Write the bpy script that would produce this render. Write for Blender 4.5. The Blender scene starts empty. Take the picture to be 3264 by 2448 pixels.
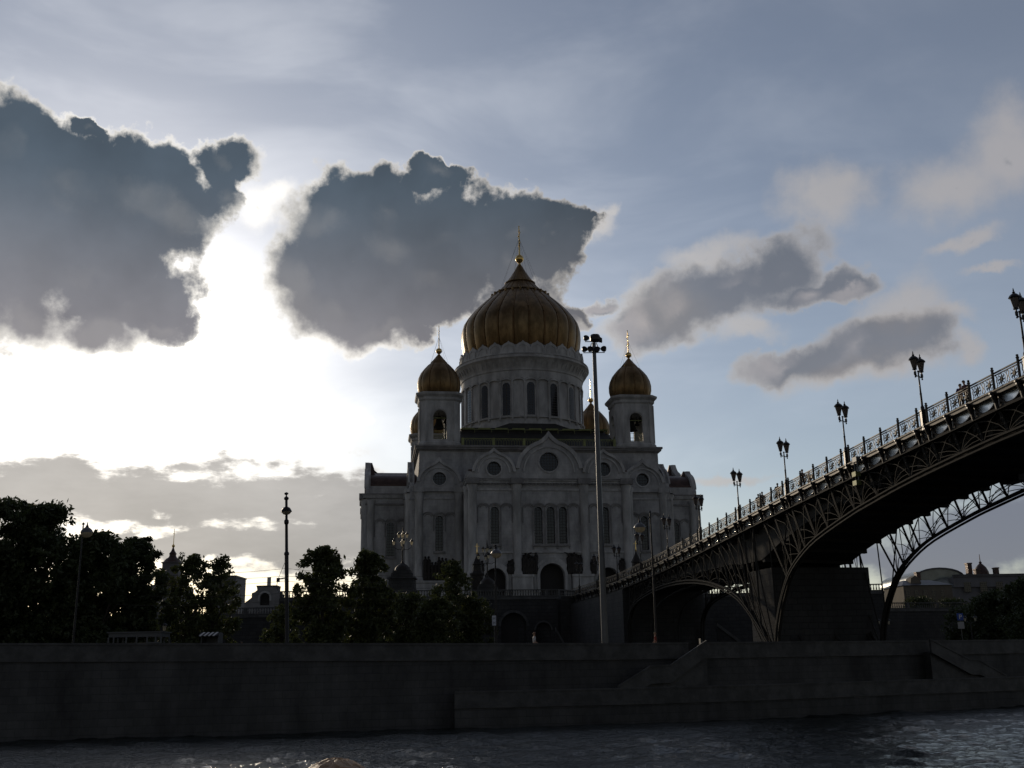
import bpy, math, random
import numpy as np
from mathutils import Vector, Matrix, geometry
R = math.radians
rnd = random.Random(7)
S = bpy.context.scene
COL = S.collection

# ------------------------------------------------------------------ camera
CF, PITCH, ROLL, EYE = 3380.0, R(14.68), R(.94), 4.3
cam = bpy.data.cameras.new('camera'); cam.sensor_width = 36; cam.lens = 36 * CF / 3264
cam.clip_start = .1; cam.clip_end = 6000
cam_o = bpy.data.objects.new('camera', cam); COL.objects.link(cam_o)
cam_o.matrix_world = Matrix.Translation((0, 0, EYE)) @ Matrix.Rotation(R(90) + PITCH, 4, 'X') @ Matrix.Rotation(-ROLL, 4, 'Z')
S.camera = cam_o
S.render.resolution_x, S.render.resolution_y = 1024, 768

def ray(u, v):
    """direction of a point of the photograph (3264 x 2448)"""
    x = (u - 1632) / CF; y = (1224 - v) / CF
    c, s = math.cos(ROLL), math.sin(ROLL)
    x, y = x * c + y * s, -x * s + y * c
    return Vector((x, math.cos(PITCH) - y * math.sin(PITCH), math.sin(PITCH) + y * math.cos(PITCH)))
def at(u, v, Y):
    r = ray(u, v); t = Y / r.y
    return Vector((r.x * t, Y, r.z * t + EYE))

# ------------------------------------------------------------------ light and exposure
S.view_settings.view_transform = 'Standard'; S.view_settings.look = 'None'
S.view_settings.exposure = 0.0; S.view_settings.gamma = 1
S.cycles.use_denoising = True
SUN = ray(300, 1270).normalized()
sun_az, sun_el = math.atan2(SUN.x, SUN.y), math.asin(SUN.z)
sl = bpy.data.lights.new('sun', 'SUN'); sl.energy = 1.2; sl.angle = R(4); sl.color = (1, .83, .62)
so = bpy.data.objects.new('sun', sl); COL.objects.link(so)
so.rotation_euler = (-SUN).to_track_quat('-Z', 'Y').to_euler(); so.location = SUN * 300

W = bpy.data.worlds.new('World'); S.world = W; W.use_nodes = True
W.cycles.sampling_method = 'MANUAL'; W.cycles.sample_map_resolution = 256
nt = W.node_tree; N = nt.nodes; L = nt.links; N.clear()
def nd(t, **k):
    n = N.new(t)
    for a, b in k.items(): setattr(n, a, b)
    return n
def sock(x, i):
    if isinstance(x, (int, float)): i.default_value = x
    elif isinstance(x, tuple): i.default_value = x
    else: L.new(x, i)
def M(op, a, b=0.0, c=0.0, clamp=False):
    n = nd('ShaderNodeMath', operation=op, use_clamp=clamp); sock(a, n.inputs[0]); sock(b, n.inputs[1]); sock(c, n.inputs[2]); return n.outputs[0]
def VM(op, a, b=(0, 0, 0), out=0):
    n = nd('ShaderNodeVectorMath', operation=op); sock(a, n.inputs[0]); sock(b, n.inputs[1]); return n.outputs[out]
def SS(x, lo, hi, a=0.0, b=1.0):
    n = nd('ShaderNodeMapRange', interpolation_type='SMOOTHSTEP'); sock(x, n.inputs[0])
    for i, q in enumerate((lo, hi, a, b)): n.inputs[i + 1].default_value = q
    return n.outputs[0]
def MIX(f, a, b, bt='MIX'):
    n = nd('ShaderNodeMix', data_type='RGBA', blend_type=bt, clamp_factor=True); sock(f, n.inputs[0])
    for q, i in ((a, 6), (b, 7)):
        if isinstance(q, tuple): n.inputs[i].default_value = q if len(q) == 4 else (*q, 1)
        else: L.new(q, n.inputs[i])
    return n.outputs[2]
def SC(col, f):
    n = nd('ShaderNodeVectorMath', operation='SCALE'); sock(col, n.inputs[0]); sock(f, n.inputs[3]); return n.outputs[0]
geo = nd('ShaderNodeTexCoord').outputs['Generated']
sep = nd('ShaderNodeSeparateXYZ'); L.new(geo, sep.inputs[0])
dx, dy, dz = sep.outputs
az = M('ARCTAN2', dx, dy); el = M('ARCSINE', dz)
cmb = nd('ShaderNodeCombineXYZ'); L.new(az, cmb.inputs[0]); L.new(el, cmb.inputs[1]); P = cmb.outputs[0]
def noise(vec, scale, det=5, rough=.55, out=0, dist=0.0, w=0.0):
    n = nd('ShaderNodeTexNoise'); n.noise_dimensions = '3D'; L.new(vec, n.inputs['Vector'])
    n.inputs['Scale'].default_value = scale; n.inputs['Detail'].default_value = det; n.inputs['Roughness'].default_value = rough
    n.inputs['Distortion'].default_value = dist
    return n.outputs[out]
# the clouds' outlines are frayed by two sizes of turbulence
w1 = SC(VM('SUBTRACT', noise(P, 7, 3, .6, 1), (.5, .5, .5)), .075)
w2 = SC(VM('SUBTRACT', noise(P, 26, 5, .62, 1), (.5, .5, .5)), .034)
PD = VM('MULTIPLY', VM('ADD', P, VM('ADD', w1, w2)), (1, 1, 0))
def azel(px, py):
    r = ray(px * 3264 / 2212, py * 3264 / 2212).normalized()
    return math.atan2(r.x, r.y), math.asin(r.z)
def field(blobs, vec):
    out = None
    for (cx, cy, rx, ry, rot) in blobs:
        a, e = azel(cx, cy); k = 3 / 2290.0
        m = nd('ShaderNodeTexGradient', gradient_type='SPHERICAL'); L.new(vec, m.inputs[0]); tm = m.texture_mapping
        tm.vector_type = 'TEXTURE'; tm.translation = (a, e, 0); tm.rotation = (0, 0, R(rot)); tm.scale = (rx * k, ry * k, 1)
        d = M('MULTIPLY_ADD', m.outputs[1], 3.0, -2.0)
        out = d if out is None else M('SMOOTH_MAX', out, d, .45)
    return out
DARK = [(20, 330, 95, 90, 0), (140, 425, 190, 100, 0), (300, 400, 130, 95, 0), (375, 430, 90, 85, 0), (40, 560, 180, 150, 0), (60, 650, 110, 70, -12),
        (190, 590, 170, 120, 0), (290, 640, 110, 75, 0), (365, 695, 55, 28, 0), (230, 700, 110, 60, -10), (505, 318, 72, 34, 0), (480, 395, 38, 50, 0),
        (190, 288, 36, 16, 0), (-120, 500, 190, 180, 0),
        (722, 480, 98, 88, 0), (830, 450, 130, 82, 0), (930, 345, 62, 24, 0), (860, 520, 120, 80, 0), (960, 500, 180, 110, 0), (1105, 490, 130, 70, 0),
        (1195, 475, 80, 46, 0), (1238, 462, 38, 20, 10), (1220, 505, 30, 28, 0), (1268, 448, 16, 9, 30), (665, 605, 85, 90, 0), (760, 650, 150, 80, 0), (930, 610, 170, 90, 0),
        (1100, 570, 120, 70, 0), (830, 700, 110, 45, 0), (1200, 665, 70, 30, -15), (1180, 520, 60, 60, 0)]
MID = [(1600, 590, 150, 50, 16), (1470, 650, 125, 60, 20), (1400, 695, 85, 50, 10), (1680, 575, 70, 46, 0), (1540, 630, 150, 55, 10), (1740, 620, 90, 24, 5), (1820, 622, 65, 20, 0), (1290, 650, 45, 14, 0),
       (1860, 748, 150, 46, 5), (1700, 772, 100, 30, 8), (1950, 735, 90, 42, 0), (1240, 690, 30, 14, 0)]
PALE = [(1530, 530, 110, 34, 8), (1950, 670, 100, 55, 0), (1860, 800, 190, 34, 0), (2085, 760, 34, 26, 0), (2090, 540, 80, 20, 15), (1620, 700, 80, 28, 0), (2050, 690, 60, 24, -20),
        (1285, 470, 40, 40, 0), (1300, 440, 24, 16, 20), (560, 430, 60, 60, 0), (600, 400, 60, 30, 20), (1780, 420, 110, 70, 0), (2060, 400, 130, 80, 0), (2180, 320, 100, 110, 0), (1560, 1058, 110, 12, 8), (1440, 660, 120, 70, 0), (750, 905, 40, 14, 0), (2160, 600, 60, 12, 0)]
LOW = [(60, 1065, 180, 60, 0), (300, 1082, 190, 44, 0), (540, 1080, 190, 50, 0), (740, 1095, 180, 48, -4), (-150, 1080, 200, 80, 0), (480, 1160, 150, 34, 4), (660, 1175, 190, 44, 0), (850, 1150, 190, 60, 0),
       (430, 1190, 120, 20, 0), (1000, 1150, 160, 30, 0), (330, 1165, 110, 16, 0)]
EAST = [(2150, 1165, 260, 46, 4), (2330, 1100, 300, 40, 4), (1960, 1190, 150, 30, 0)]
fbm = noise(P, 30, 6, .6)
fb = M('SUBTRACT', fbm, .5)
fb2 = M('SUBTRACT', noise(P, 11, 5, .6), .5)
toS = VM('SUBTRACT', (sun_az, sun_el, 0), P); tn = VM('NORMALIZE', toS); PS = VM('ADD', PD, SC(tn, .034)); PS2 = VM('ADD', P, SC(tn, .012))
fDs, fMs = field(DARK, PS), field(MID, PS); lump = M('SUBTRACT', noise(P, 22, 4, .55), noise(PS2, 22, 4, .55))
fD0, fM0 = field(DARK, PD), field(MID, PD)
fD = M('ADD', M('ADD', fD0, .20), M('ADD', M('MULTIPLY', fb, 1.05), M('MULTIPLY', fb2, .35))); fM_ = M('ADD', M('ADD', fM0, .12), M('ADD', M('MULTIPLY', fb, .9), M('MULTIPLY', fb2, .5)))
fP = M('ADD', field(PALE, PD), M('MULTIPLY', fb, .8))
st = nd('ShaderNodeVectorMath', operation='MULTIPLY'); L.new(P, st.inputs[0]); st.inputs[1].default_value = (.35, 1, 1)
fbs = M('SUBTRACT', noise(st.outputs[0], 45, 5, .6), .5)
fL = M('ADD', M('ADD', field(LOW, PD), .14), M('MULTIPLY', fbs, 3.0)); fE = M('ADD', M('ADD', field(EAST, PD), .2), M('MULTIPLY', fbs, 1.2))
# angle to the sun
sdot = VM('DOT_PRODUCT', geo, tuple(SUN), 1); sang = M('ARCCOSINE', M('MINIMUM', sdot, 1.0))
near = M('POWER', M('SUBTRACT', 1.0, SS(sang, 0.0, 1.05)), 1.0)
sky = nd('ShaderNodeTexSky', sky_type='NISHITA'); sky.sun_disc = False
sky.sun_elevation = sun_el; sky.sun_rotation = sun_az
sky.air_density = 1.0; sky.dust_density = 0.3; sky.ozone_density = 3.0; sky.altitude = 150
SKY_K = 0.082
base = MIX(1.0, SC(sky.outputs[0], SKY_K), (1.06, .94, .86), 'MULTIPLY')
# thin high veil, lit by the sun behind it
g1 = M('POWER', M('SUBTRACT', 1.0, SS(sang, 0, .345)), 1.6); g2 = M('POWER', M('SUBTRACT', 1.0, SS(sang, 0, .75)), 1.5)
veiln = SS(noise(st.outputs[0], 9, 5, .55, dist=.4), .38, .7)
glow = M('ADD', M('MULTIPLY', g1, .95), M('MULTIPLY', g2, .26))
veil = M('MULTIPLY', M('MULTIPLY', veiln, near), .24)
warm = SS(el, R(2), R(11))
gc = MIX(1.0, MIX(warm, (1.0, .84, .56), (1, .965, .90)), SC((1, 1, 1), M('MULTIPLY', M('ADD', glow, veil), M('ADD', .35, M('MULTIPLY', warm, .65)))), 'MULTIPLY')
hz_ = SS(el, R(0), R(34), 1.0, 0.0)
gc = MIX(1.0, gc, MIX(hz_, (.086, .073, .062), (.160, .130, .110)), 'ADD')
clear = MIX(1.0, base, gc, 'ADD')
# cloud colours: dark thick bellies, bright thin rims towards the sun
rim = M('ADD', .40, M('MULTIPLY', M('POWER', near, 3.0), 1.15))
rimc = MIX(1.0, MIX(near, (1, .95, .96), (1, .96, .88)), SC((1, 1, 1), rim), 'MULTIPLY')
bel = M('ADD', .55, M('MULTIPLY', noise(P, 9, 4, .5), .95))
lowb = SS(el, R(14), R(26))          # bellies a little browner and paler lower down
belc = MIX(lowb, (.190, .182, .195), (.066, .088, .114))
belc = MIX(1.0, belc, SC((1, 1, 1), M('MULTIPLY', bel, M('ADD', .85, M('MULTIPLY', g2, .6)))), 'MULTIPLY')
litD = SS(M('ADD', M('SUBTRACT', fD0, fDs), M('MULTIPLY', lump, .28)), .10, .95); litM = SS(M('ADD', M('SUBTRACT', fM0, fMs), M('MULTIPLY', lump, .9)), -.05, 1.3)
cream = MIX(near, (.36, .34, .36), (.62, .58, .53))
belD = MIX(M('MULTIPLY', litD, .13), belc, cream)
def cloud(bg, f, cover, thick, belly, rimcol, amax=1.0):
    a = SS(f, cover[0], cover[1], 0, amax); t = SS(f, thick[0], thick[1])
    return MIX(a, bg, MIX(t, rimcol, belly))
c = cloud(clear, fP, (-.3, .75), (.9, 1.4), belc, SC(rimc, 1.05), .75)
midb = MIX(M('MULTIPLY', litM, .85), MIX(.45, belc, (.17, .18, .21)), (.42, .38, .37))
c = cloud(c, fM_, (-.36, .15), (-.22, .55), midb, SC(rimc, .95), .8)
lowc = MIX(1.0, MIX(near, (.22, .225, .26), (.44, .42, .395)), SC((1, 1, 1), M('ADD', .5, noise(st.outputs[0], 16, 5, .6))), 'MULTIPLY')
c = cloud(c, fL, (-.55, .25), (-.45, .35), lowc, SC(rimc, .85), .93)
c = cloud(c, fE, (-.5, .5), (-.4, .3), (.155, .165, .215), SC(rimc, .7), .85)
rv = M('ADD', .55, M('MULTIPLY', SS(fb2, -.12, .12), .45))
softw = M('ADD', .15, M('ADD', M('MULTIPLY', SS(M('SUBTRACT', fD0, fDs), -.05, .50), .26), M('MULTIPLY', SS(noise(P, 5, 3, .5), .45, .65), .16)))
fDn = M('DIVIDE', M('ADD', fD, .13), softw)
aD = SS(fDn, 0.0, 1.0); tD = SS(fDn, .25, 2.0)
c = MIX(aD, c, MIX(tD, SC(rimc, rv), belD))
# the unlit eastern half of the sky, away from the sunset
c = MIX(SS(dy, -.35, .45), MIX(1.0, c, (.49, .455, .45), 'MULTIPLY'), c)
bg = nd('ShaderNodeBackground'); L.new(c, bg.inputs[0]); bg.inputs[1].default_value = 1.0
wo = nd('ShaderNodeOutputWorld'); L.new(bg.outputs[0], wo.inputs[0])

# ------------------------------------------------------------------ materials
def mat(name, col, rough=.8, metal=0.0, var=.0, vs=1.0, bump=0.0, bs=5.0, spec=.5, stretch=(1, 1, 1), col2=None):
    m = bpy.data.materials.new(name); m.use_nodes = True; t = m.node_tree; b = t.nodes['Principled BSDF']
    b.inputs['Base Color'].default_value = (*col, 1); b.inputs['Roughness'].default_value = rough
    b.inputs['Metallic'].default_value = metal; b.inputs['Specular IOR Level'].default_value = spec
    tc = t.nodes.new('ShaderNodeTexCoord'); mp = t.nodes.new('ShaderNodeMapping'); t.links.new(tc.outputs['Object'], mp.inputs[0])
    mp.inputs[3].default_value = stretch
    if var or col2:
        n = t.nodes.new('ShaderNodeTexNoise'); n.inputs['Scale'].default_value = vs; n.inputs['Detail'].default_value = 6; n.inputs['Roughness'].default_value = .65
        t.links.new(mp.outputs[0], n.inputs[0])
        r = t.nodes.new('ShaderNodeMapRange'); r.interpolation_type = 'SMOOTHSTEP'; r.inputs[1].default_value = .35; r.inputs[2].default_value = .68
        t.links.new(n.outputs[0], r.inputs[0])
        x = t.nodes.new('ShaderNodeMix'); x.data_type = 'RGBA'; t.links.new(r.outputs[0], x.inputs[0])
        c2 = col2 or tuple(q * (1 - var) for q in col)
        x.inputs[6].default_value = (*c2, 1); x.inputs[7].default_value = (*col, 1); t.links.new(x.outputs[2], b.inputs['Base Color'])
    if bump:
        n = t.nodes.new('ShaderNodeTexNoise'); n.inputs['Scale'].default_value = bs; n.inputs['Detail'].default_value = 6
        t.links.new(mp.outputs[0], n.inputs[0]); bp = t.nodes.new('ShaderNodeBump'); bp.inputs['Strength'].default_value = bump; bp.inputs['Distance'].default_value = .1
        t.links.new(n.outputs[0], bp.inputs['Height']); t.links.new(bp.outputs[0], b.inputs['Normal'])
    return m
def blocks(name, c1, c2, mort, bw, bh, ms=.012, rough=.85, bump=.3, stain=.35):
    """coursed stone: brick texture laid on walls that stand along x or y"""
    m = bpy.data.materials.new(name); m.use_nodes = True; t = m.node_tree; b = t.nodes['Principled BSDF']
    tc = t.nodes.new('ShaderNodeTexCoord'); sp = t.nodes.new('ShaderNodeSeparateXYZ'); t.links.new(tc.outputs['Object'], sp.inputs[0])
    ad = t.nodes.new('ShaderNodeMath'); t.links.new(sp.outputs[0], ad.inputs[0]); t.links.new(sp.outputs[1], ad.inputs[1])
    cb = t.nodes.new('ShaderNodeCombineXYZ'); t.links.new(ad.outputs[0], cb.inputs[0]); t.links.new(sp.outputs[2], cb.inputs[1])
    br = t.nodes.new('ShaderNodeTexBrick'); t.links.new(cb.outputs[0], br.inputs[0]); br.inputs['Scale'].default_value = 1
    br.inputs['Brick Width'].default_value = bw; br.inputs['Row Height'].default_value = bh; br.inputs['Mortar Size'].default_value = ms
    br.inputs['Mortar Smooth'].default_value = .4; br.inputs['Bias'].default_value = 0
    br.inputs['Color1'].default_value = (*c1, 1); br.inputs['Color2'].default_value = (*c2, 1); br.inputs['Mortar'].default_value = (*mort, 1)
    n = t.nodes.new('ShaderNodeTexNoise'); n.inputs['Scale'].default_value = .35; n.inputs['Detail'].default_value = 8; n.inputs['Roughness'].default_value = .7
    mp = t.nodes.new('ShaderNodeMapping'); mp.inputs[3].default_value = (1, 1, .45); t.links.new(tc.outputs['Object'], mp.inputs[0]); t.links.new(mp.outputs[0], n.inputs[0])
    r = t.nodes.new('ShaderNodeMapRange'); r.inputs[1].default_value = .35; r.inputs[2].default_value = .7; r.inputs[3].default_value = 1 - stain; r.inputs[4].default_value = 1.1
    t.links.new(n.outputs[0], r.inputs[0]); v = t.nodes.new('ShaderNodeVectorMath'); v.operation = 'SCALE'
    t.links.new(br.outputs[0], v.inputs[0]); t.links.new(r.outputs[0], v.inputs[3]); t.links.new(v.outputs[0], b.inputs['Base Color'])
    bp = t.nodes.new('ShaderNodeBump'); bp.inputs['Strength'].default_value = bump; bp.inputs['Distance'].default_value = .05; bp.invert = True
    t.links.new(br.outputs['Fac'], bp.inputs['Height']); t.links.new(bp.outputs[0], b.inputs['Normal']); b.inputs['Roughness'].default_value = rough
    return m
def window_mat(name, cx, cz, frame=(.055, .05, .045), glass=(.008, .009, .012)):
    """small-paned glazing: glass with a lattice of bars"""
    m = bpy.data.materials.new(name); m.use_nodes = True; t = m.node_tree; b = t.nodes['Principled BSDF']
    tc = t.nodes.new('ShaderNodeTexCoord'); sp = t.nodes.new('ShaderNodeSeparateXYZ'); t.links.new(tc.outputs['Object'], sp.inputs[0])
    ad = t.nodes.new('ShaderNodeMath'); t.links.new(sp.outputs[0], ad.inputs[0]); t.links.new(sp.outputs[1], ad.inputs[1])
    cb = t.nodes.new('ShaderNodeCombineXYZ'); t.links.new(ad.outputs[0], cb.inputs[0]); t.links.new(sp.outputs[2], cb.inputs[1])
    br = t.nodes.new('ShaderNodeTexBrick'); br.offset = 0; t.links.new(cb.outputs[0], br.inputs[0]); br.inputs['Scale'].default_value = 1
    br.inputs['Brick Width'].default_value = cx; br.inputs['Row Height'].default_value = cz; br.inputs['Mortar Size'].default_value = .05; br.inputs['Mortar Smooth'].default_value = 0
    br.inputs['Color1'].default_value = (*glass, 1); br.inputs['Color2'].default_value = (*glass, 1); br.inputs['Mortar'].default_value = (*frame, 1)
    t.links.new(br.outputs[0], b.inputs['Base Color'])
    r = t.nodes.new('ShaderNodeMapRange'); r.inputs[3].default_value = .12; r.inputs[4].default_value = .7; t.links.new(br.outputs['Fac'], r.inputs[0]); t.links.new(r.outputs[0], b.inputs['Roughness'])
    return m
STONE = blocks('white_limestone', (.50, .50, .49), (.46, .46, .46), (.36, .36, .36), 1.6, .72, .02, .8, .15, .5)
STONE2 = mat('carved_limestone', (.50, .50, .49), .75, var=.42, vs=.45, bump=.25, bs=3, stretch=(1, 1, .35))
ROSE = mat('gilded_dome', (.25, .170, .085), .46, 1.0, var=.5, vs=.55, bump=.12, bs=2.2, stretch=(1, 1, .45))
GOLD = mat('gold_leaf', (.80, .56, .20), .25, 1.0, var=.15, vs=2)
STONE3 = mat('darker_limestone', (.26, .255, .25), .85, var=.35, vs=.7, bump=.3, bs=3)  # darker mottled limestone for arcade hoods, cornices and the pavilion wall
RIBM = mat('dome_rib_metal', (.20, .12, .055), .5, .9, var=.3, vs=1)
COPPER = mat('brown_copper_roof', (.10, .065, .055), .5, .5, var=.4, vs=.8, bump=.1, bs=2)
ROOFD = mat('dark_metal_roof', (.035, .034, .03), .6, .3, var=.4, vs=.7)
BRASS = mat('yellow_green_metal', (.22, .24, .09), .5, .3, var=.3, vs=1)
BRONZE = mat('dark_bronze', (.035, .030, .026), .6, .4, var=.5, vs=1.2, bump=.6, bs=2.5)
WINM = window_mat('small_paned_window', .62, .62)
DARKM = mat('dark_oak_door', (.02, .016, .014), .7, var=.3, vs=1)
GRANITE = blocks('grey_granite_blocks', (.098, .098, .095), (.080, .080, .079), (.055, .055, .055), 1.35, .52, .02, .8, .3, .65)
GRANS = mat('smooth_granite', (.095, .095, .092), .7, var=.5, vs=.8, bump=.2, bs=4)
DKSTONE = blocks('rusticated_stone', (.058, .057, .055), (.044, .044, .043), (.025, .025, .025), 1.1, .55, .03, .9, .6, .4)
STEEL = mat('painted_bridge_steel', (.034, .032, .028), .75, .0, spec=.12, var=.3, vs=.9)
UNDER = mat('dark_deck_underside', (.035, .034, .033), .9, var=.3, vs=.5)  # plain dark tone for the deck underside, girder and inner ribs
IRON = mat('bronze_painted_iron', (.075, .058, .038), .5, .3, var=.3, vs=2)
BLACKI = mat('black_cast_iron', (.025, .024, .026), .42, .5, var=.3, vs=3)
LUNM = mat('polished_lunette_panel', (.82, .82, .78), .22, .95, var=.25, vs=1.5)
GALV = mat('galvanised_steel', (.13, .135, .14), .45, .5, var=.15, vs=2)
ASPH = mat('asphalt', (.05, .05, .052), .9, var=.25, vs=.8, bump=.3, bs=12)
PAVE = blocks('terrace_paving', (.20, .20, .19), (.17, .17, .165), (.1, .1, .1), 1.0, 1.0, .015)
TRUNK = mat('tree_bark', (.055, .042, .032), .9, var=.4, vs=3, bump=.5, bs=8)
def leafmat(name, c1, c2):
    m = bpy.data.materials.new(name); m.use_nodes = True; t = m.node_tree; b = t.nodes['Principled BSDF']; out = t.nodes['Material Output']
    tc = t.nodes.new('ShaderNodeTexCoord'); n = t.nodes.new('ShaderNodeTexNoise'); n.inputs['Scale'].default_value = .9; n.inputs['Detail'].default_value = 5
    t.links.new(tc.outputs['Object'], n.inputs[0]); x = t.nodes.new('ShaderNodeMix'); x.data_type = 'RGBA'
    r = t.nodes.new('ShaderNodeMapRange'); r.inputs[1].default_value = .35; r.inputs[2].default_value = .65; t.links.new(n.outputs[0], r.inputs[0]); t.links.new(r.outputs[0], x.inputs[0])
    x.inputs[6].default_value = (*c1, 1); x.inputs[7].default_value = (*c2, 1); t.links.new(x.outputs[2], b.inputs['Base Color']); b.inputs['Roughness'].default_value = .6
    tr = t.nodes.new('ShaderNodeBsdfTranslucent'); v = t.nodes.new('ShaderNodeVectorMath'); v.operation = 'SCALE'; v.inputs[3].default_value = 1.0
    t.links.new(x.outputs[2], v.inputs[0]); t.links.new(v.outputs[0], tr.inputs[0])
    ms = t.nodes.new('ShaderNodeMixShader'); ms.inputs[0].default_value = .3; t.links.new(b.outputs[0], ms.inputs[1]); t.links.new(tr.outputs[0], ms.inputs[2]); t.links.new(ms.outputs[0], out.inputs[0])
    return m
LEAF = leafmat('linden_leaves', (.030, .042, .014), (.060, .078, .024))
LEAF2 = leafmat('maple_leaves', (.040, .050, .014), (.085, .100, .028))
LAMPG = mat('frosted_lantern_glass', (.62, .58, .48), .25, var=.1, vs=3)
def translucent(m, f, col):
    t = m.node_tree; b = t.nodes['Principled BSDF']; out = t.nodes['Material Output']; tr = t.nodes.new('ShaderNodeBsdfTranslucent'); tr.inputs[0].default_value = (*col, 1)
    ms = t.nodes.new('ShaderNodeMixShader'); ms.inputs[0].default_value = f; t.links.new(b.outputs[0], ms.inputs[1]); t.links.new(tr.outputs[0], ms.inputs[2]); t.links.new(ms.outputs[0], out.inputs[0])
translucent(LAMPG, .7, (.85, .80, .66))

# ------------------------------------------------------------------ mesh helpers
def wloc(o):
    v = Vector((0, 0, 0))
    while o: v += o.location; o = o.parent
    return v
class MB:
    def __init__(s): s.v = []; s.f = []; s.m = Matrix.Identity(4)
    def add(s, vs, fs):
        k = len(s.v); s.v += [s.m @ Vector(p) for p in vs]; s.f += [tuple(i + k for i in f) for f in fs]; return s
    def box(s, x0, x1, y0, y1, z0, z1):
        return s.add([(x0, y0, z0), (x1, y0, z0), (x1, y1, z0), (x0, y1, z0), (x0, y0, z1), (x1, y0, z1), (x1, y1, z1), (x0, y1, z1)],
                     [(0, 3, 2, 1), (4, 5, 6, 7), (0, 1, 5, 4), (1, 2, 6, 5), (2, 3, 7, 6), (3, 0, 4, 7)])
    def hexa(s, b, t):      # four bottom points, four top points
        return s.add(list(b) + list(t), [(0, 3, 2, 1), (4, 5, 6, 7), (0, 1, 5, 4), (1, 2, 6, 5), (2, 3, 7, 6), (3, 0, 4, 7)])
    def tube(s, pts, r, n=6, caps=True):
        pts = [Vector(p) for p in pts]; rr = r if isinstance(r, (list, tuple)) else [r] * len(pts); vs = []; fs = []
        for i, p in enumerate(pts):
            d = (pts[min(i + 1, len(pts) - 1)] - pts[max(i - 1, 0)]).normalized()
            a = d.cross(Vector((0, 0, 1)) if abs(d.z) < .9 else Vector((0, 1, 0))).normalized(); b = d.cross(a)
            for k in range(n):
                t = 2 * math.pi * (k + .5) / n; vs.append(p + (a * math.cos(t) + b * math.sin(t)) * rr[i])
        for i in range(len(pts) - 1):
            for k in range(n): fs.append((i * n + k, i * n + (k + 1) % n, (i + 1) * n + (k + 1) % n, (i + 1) * n + k))
        if caps: fs += [tuple(range(n))[::-1], tuple(range((len(pts) - 1) * n, len(pts) * n))]
        return s.add(vs, fs)
    def lathe(s, prof, n=16, c=(0, 0, 0), gore=0, depth=0.0, ph=0.0):
        vs = []; fs = []
        for (r, z) in prof:
            for k in range(n):
                t = 2 * math.pi * k / n + ph; q = r
                if gore: q = r * (1 - depth * (1 - abs(math.sin(t * gore / 2))) ** 2.0)
                vs.append((c[0] + q * math.cos(t), c[1] + q * math.sin(t), c[2] + z))
        for i in range(len(prof) - 1):
            for k in range(n): fs.append((i * n + k, i * n + (k + 1) % n, (i + 1) * n + (k + 1) % n, (i + 1) * n + k))
        fs += [tuple(range(n))[::-1], tuple(range((len(prof) - 1) * n, len(prof) * n))]
        return s.add(vs, fs)
    def plate(s, outer, holes, y0, y1):
        """flat slab in the xz plane between y0 (front) and y1, with openings"""
        loops = [outer] + list(holes); flat = [p for l in loops for p in l]
        tri = geometry.tessellate_polygon([[Vector((p[0], p[1], 0)) for p in l] for l in loops])
        n = len(flat); vs = [(p[0], y0, p[1]) for p in flat] + [(p[0], y1, p[1]) for p in flat]; fs = []
        for a, b, c in tri:
            fs += [(a, b, c), (c + n, b + n, a + n)]
        k = 0
        for l in loops:
            for i in range(len(l)):
                j = (i + 1) % len(l); fs.append((k + i, k + j, k + j + n, k + i + n))
            k += len(l)
        return s.add(vs, fs)
    def ribbon(s, pts, w, y0, y1):
        """moulding that follows a line of xz points, w wide to its right side"""
        P_ = [Vector((p[0], 0, p[1])) for p in pts]; fr = []
        for i, p in enumerate(P_):
            d = (P_[min(i + 1, len(P_) - 1)] - P_[max(i - 1, 0)]).normalized(); nn = Vector((d.z, 0, -d.x)); fr.append((p, p + nn * w))
        vs = []; fs = []
        for a, b in fr: vs += [(a.x, y0, a.z), (b.x, y0, b.z), (b.x, y1, b.z), (a.x, y1, a.z)]
        for i in range(len(fr) - 1):
            for k in range(4): fs.append((4 * i + k, 4 * i + (k + 1) % 4, 4 * i + 4 + (k + 1) % 4, 4 * i + 4 + k))
        fs += [(0, 1, 2, 3), tuple(4 * (len(fr) - 1) + q for q in (3, 2, 1, 0))]
        return s.add(vs, fs)
    def build(s, name, m, parent=None, local=False, smooth=False):
        off = Vector((0, 0, 0)) if local or parent is None else wloc(parent)
        me = bpy.data.meshes.new(name)
        me.from_pydata([tuple(p - off) for p in s.v], [], s.f)
        me.materials.append(m)
        if smooth:
            me.polygons.foreach_set('use_smooth', [True] * len(me.polygons)); me.set_sharp_from_angle(angle=R(40))
        me.update(); o = bpy.data.objects.new(name, me); COL.objects.link(o); o.parent = parent
        fix_normals(me)
        return o
def fix_normals(me):
    import bmesh
    b = bmesh.new(); b.from_mesh(me); bmesh.ops.recalc_face_normals(b, faces=b.faces); b.to_mesh(me); b.free()
def thing(name, label, cat, loc=(0, 0, 0), rz=0.0, group=None):
    o = bpy.data.objects.new(name, None); COL.objects.link(o); o.location = loc; o.rotation_euler = (0, 0, rz); o.empty_display_size = .5
    o['label'] = label; o['category'] = cat
    if group: o['group'] = group
    return o
def struct(o, kind='structure'): o['kind'] = kind; return o
def dup(root, loc, label=None, rz=None, group=None):
    r = root.copy(); COL.objects.link(r); r.location = loc
    if rz is not None: r.rotation_euler = (0, 0, rz)
    if label: r['label'] = label
    if group: r['group'] = group
    for ch in list(root.children):
        c = ch.copy(); COL.objects.link(c); c.parent = r
        for g in ch.children:
            d = g.copy(); COL.objects.link(d); d.parent = c
    return r
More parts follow.
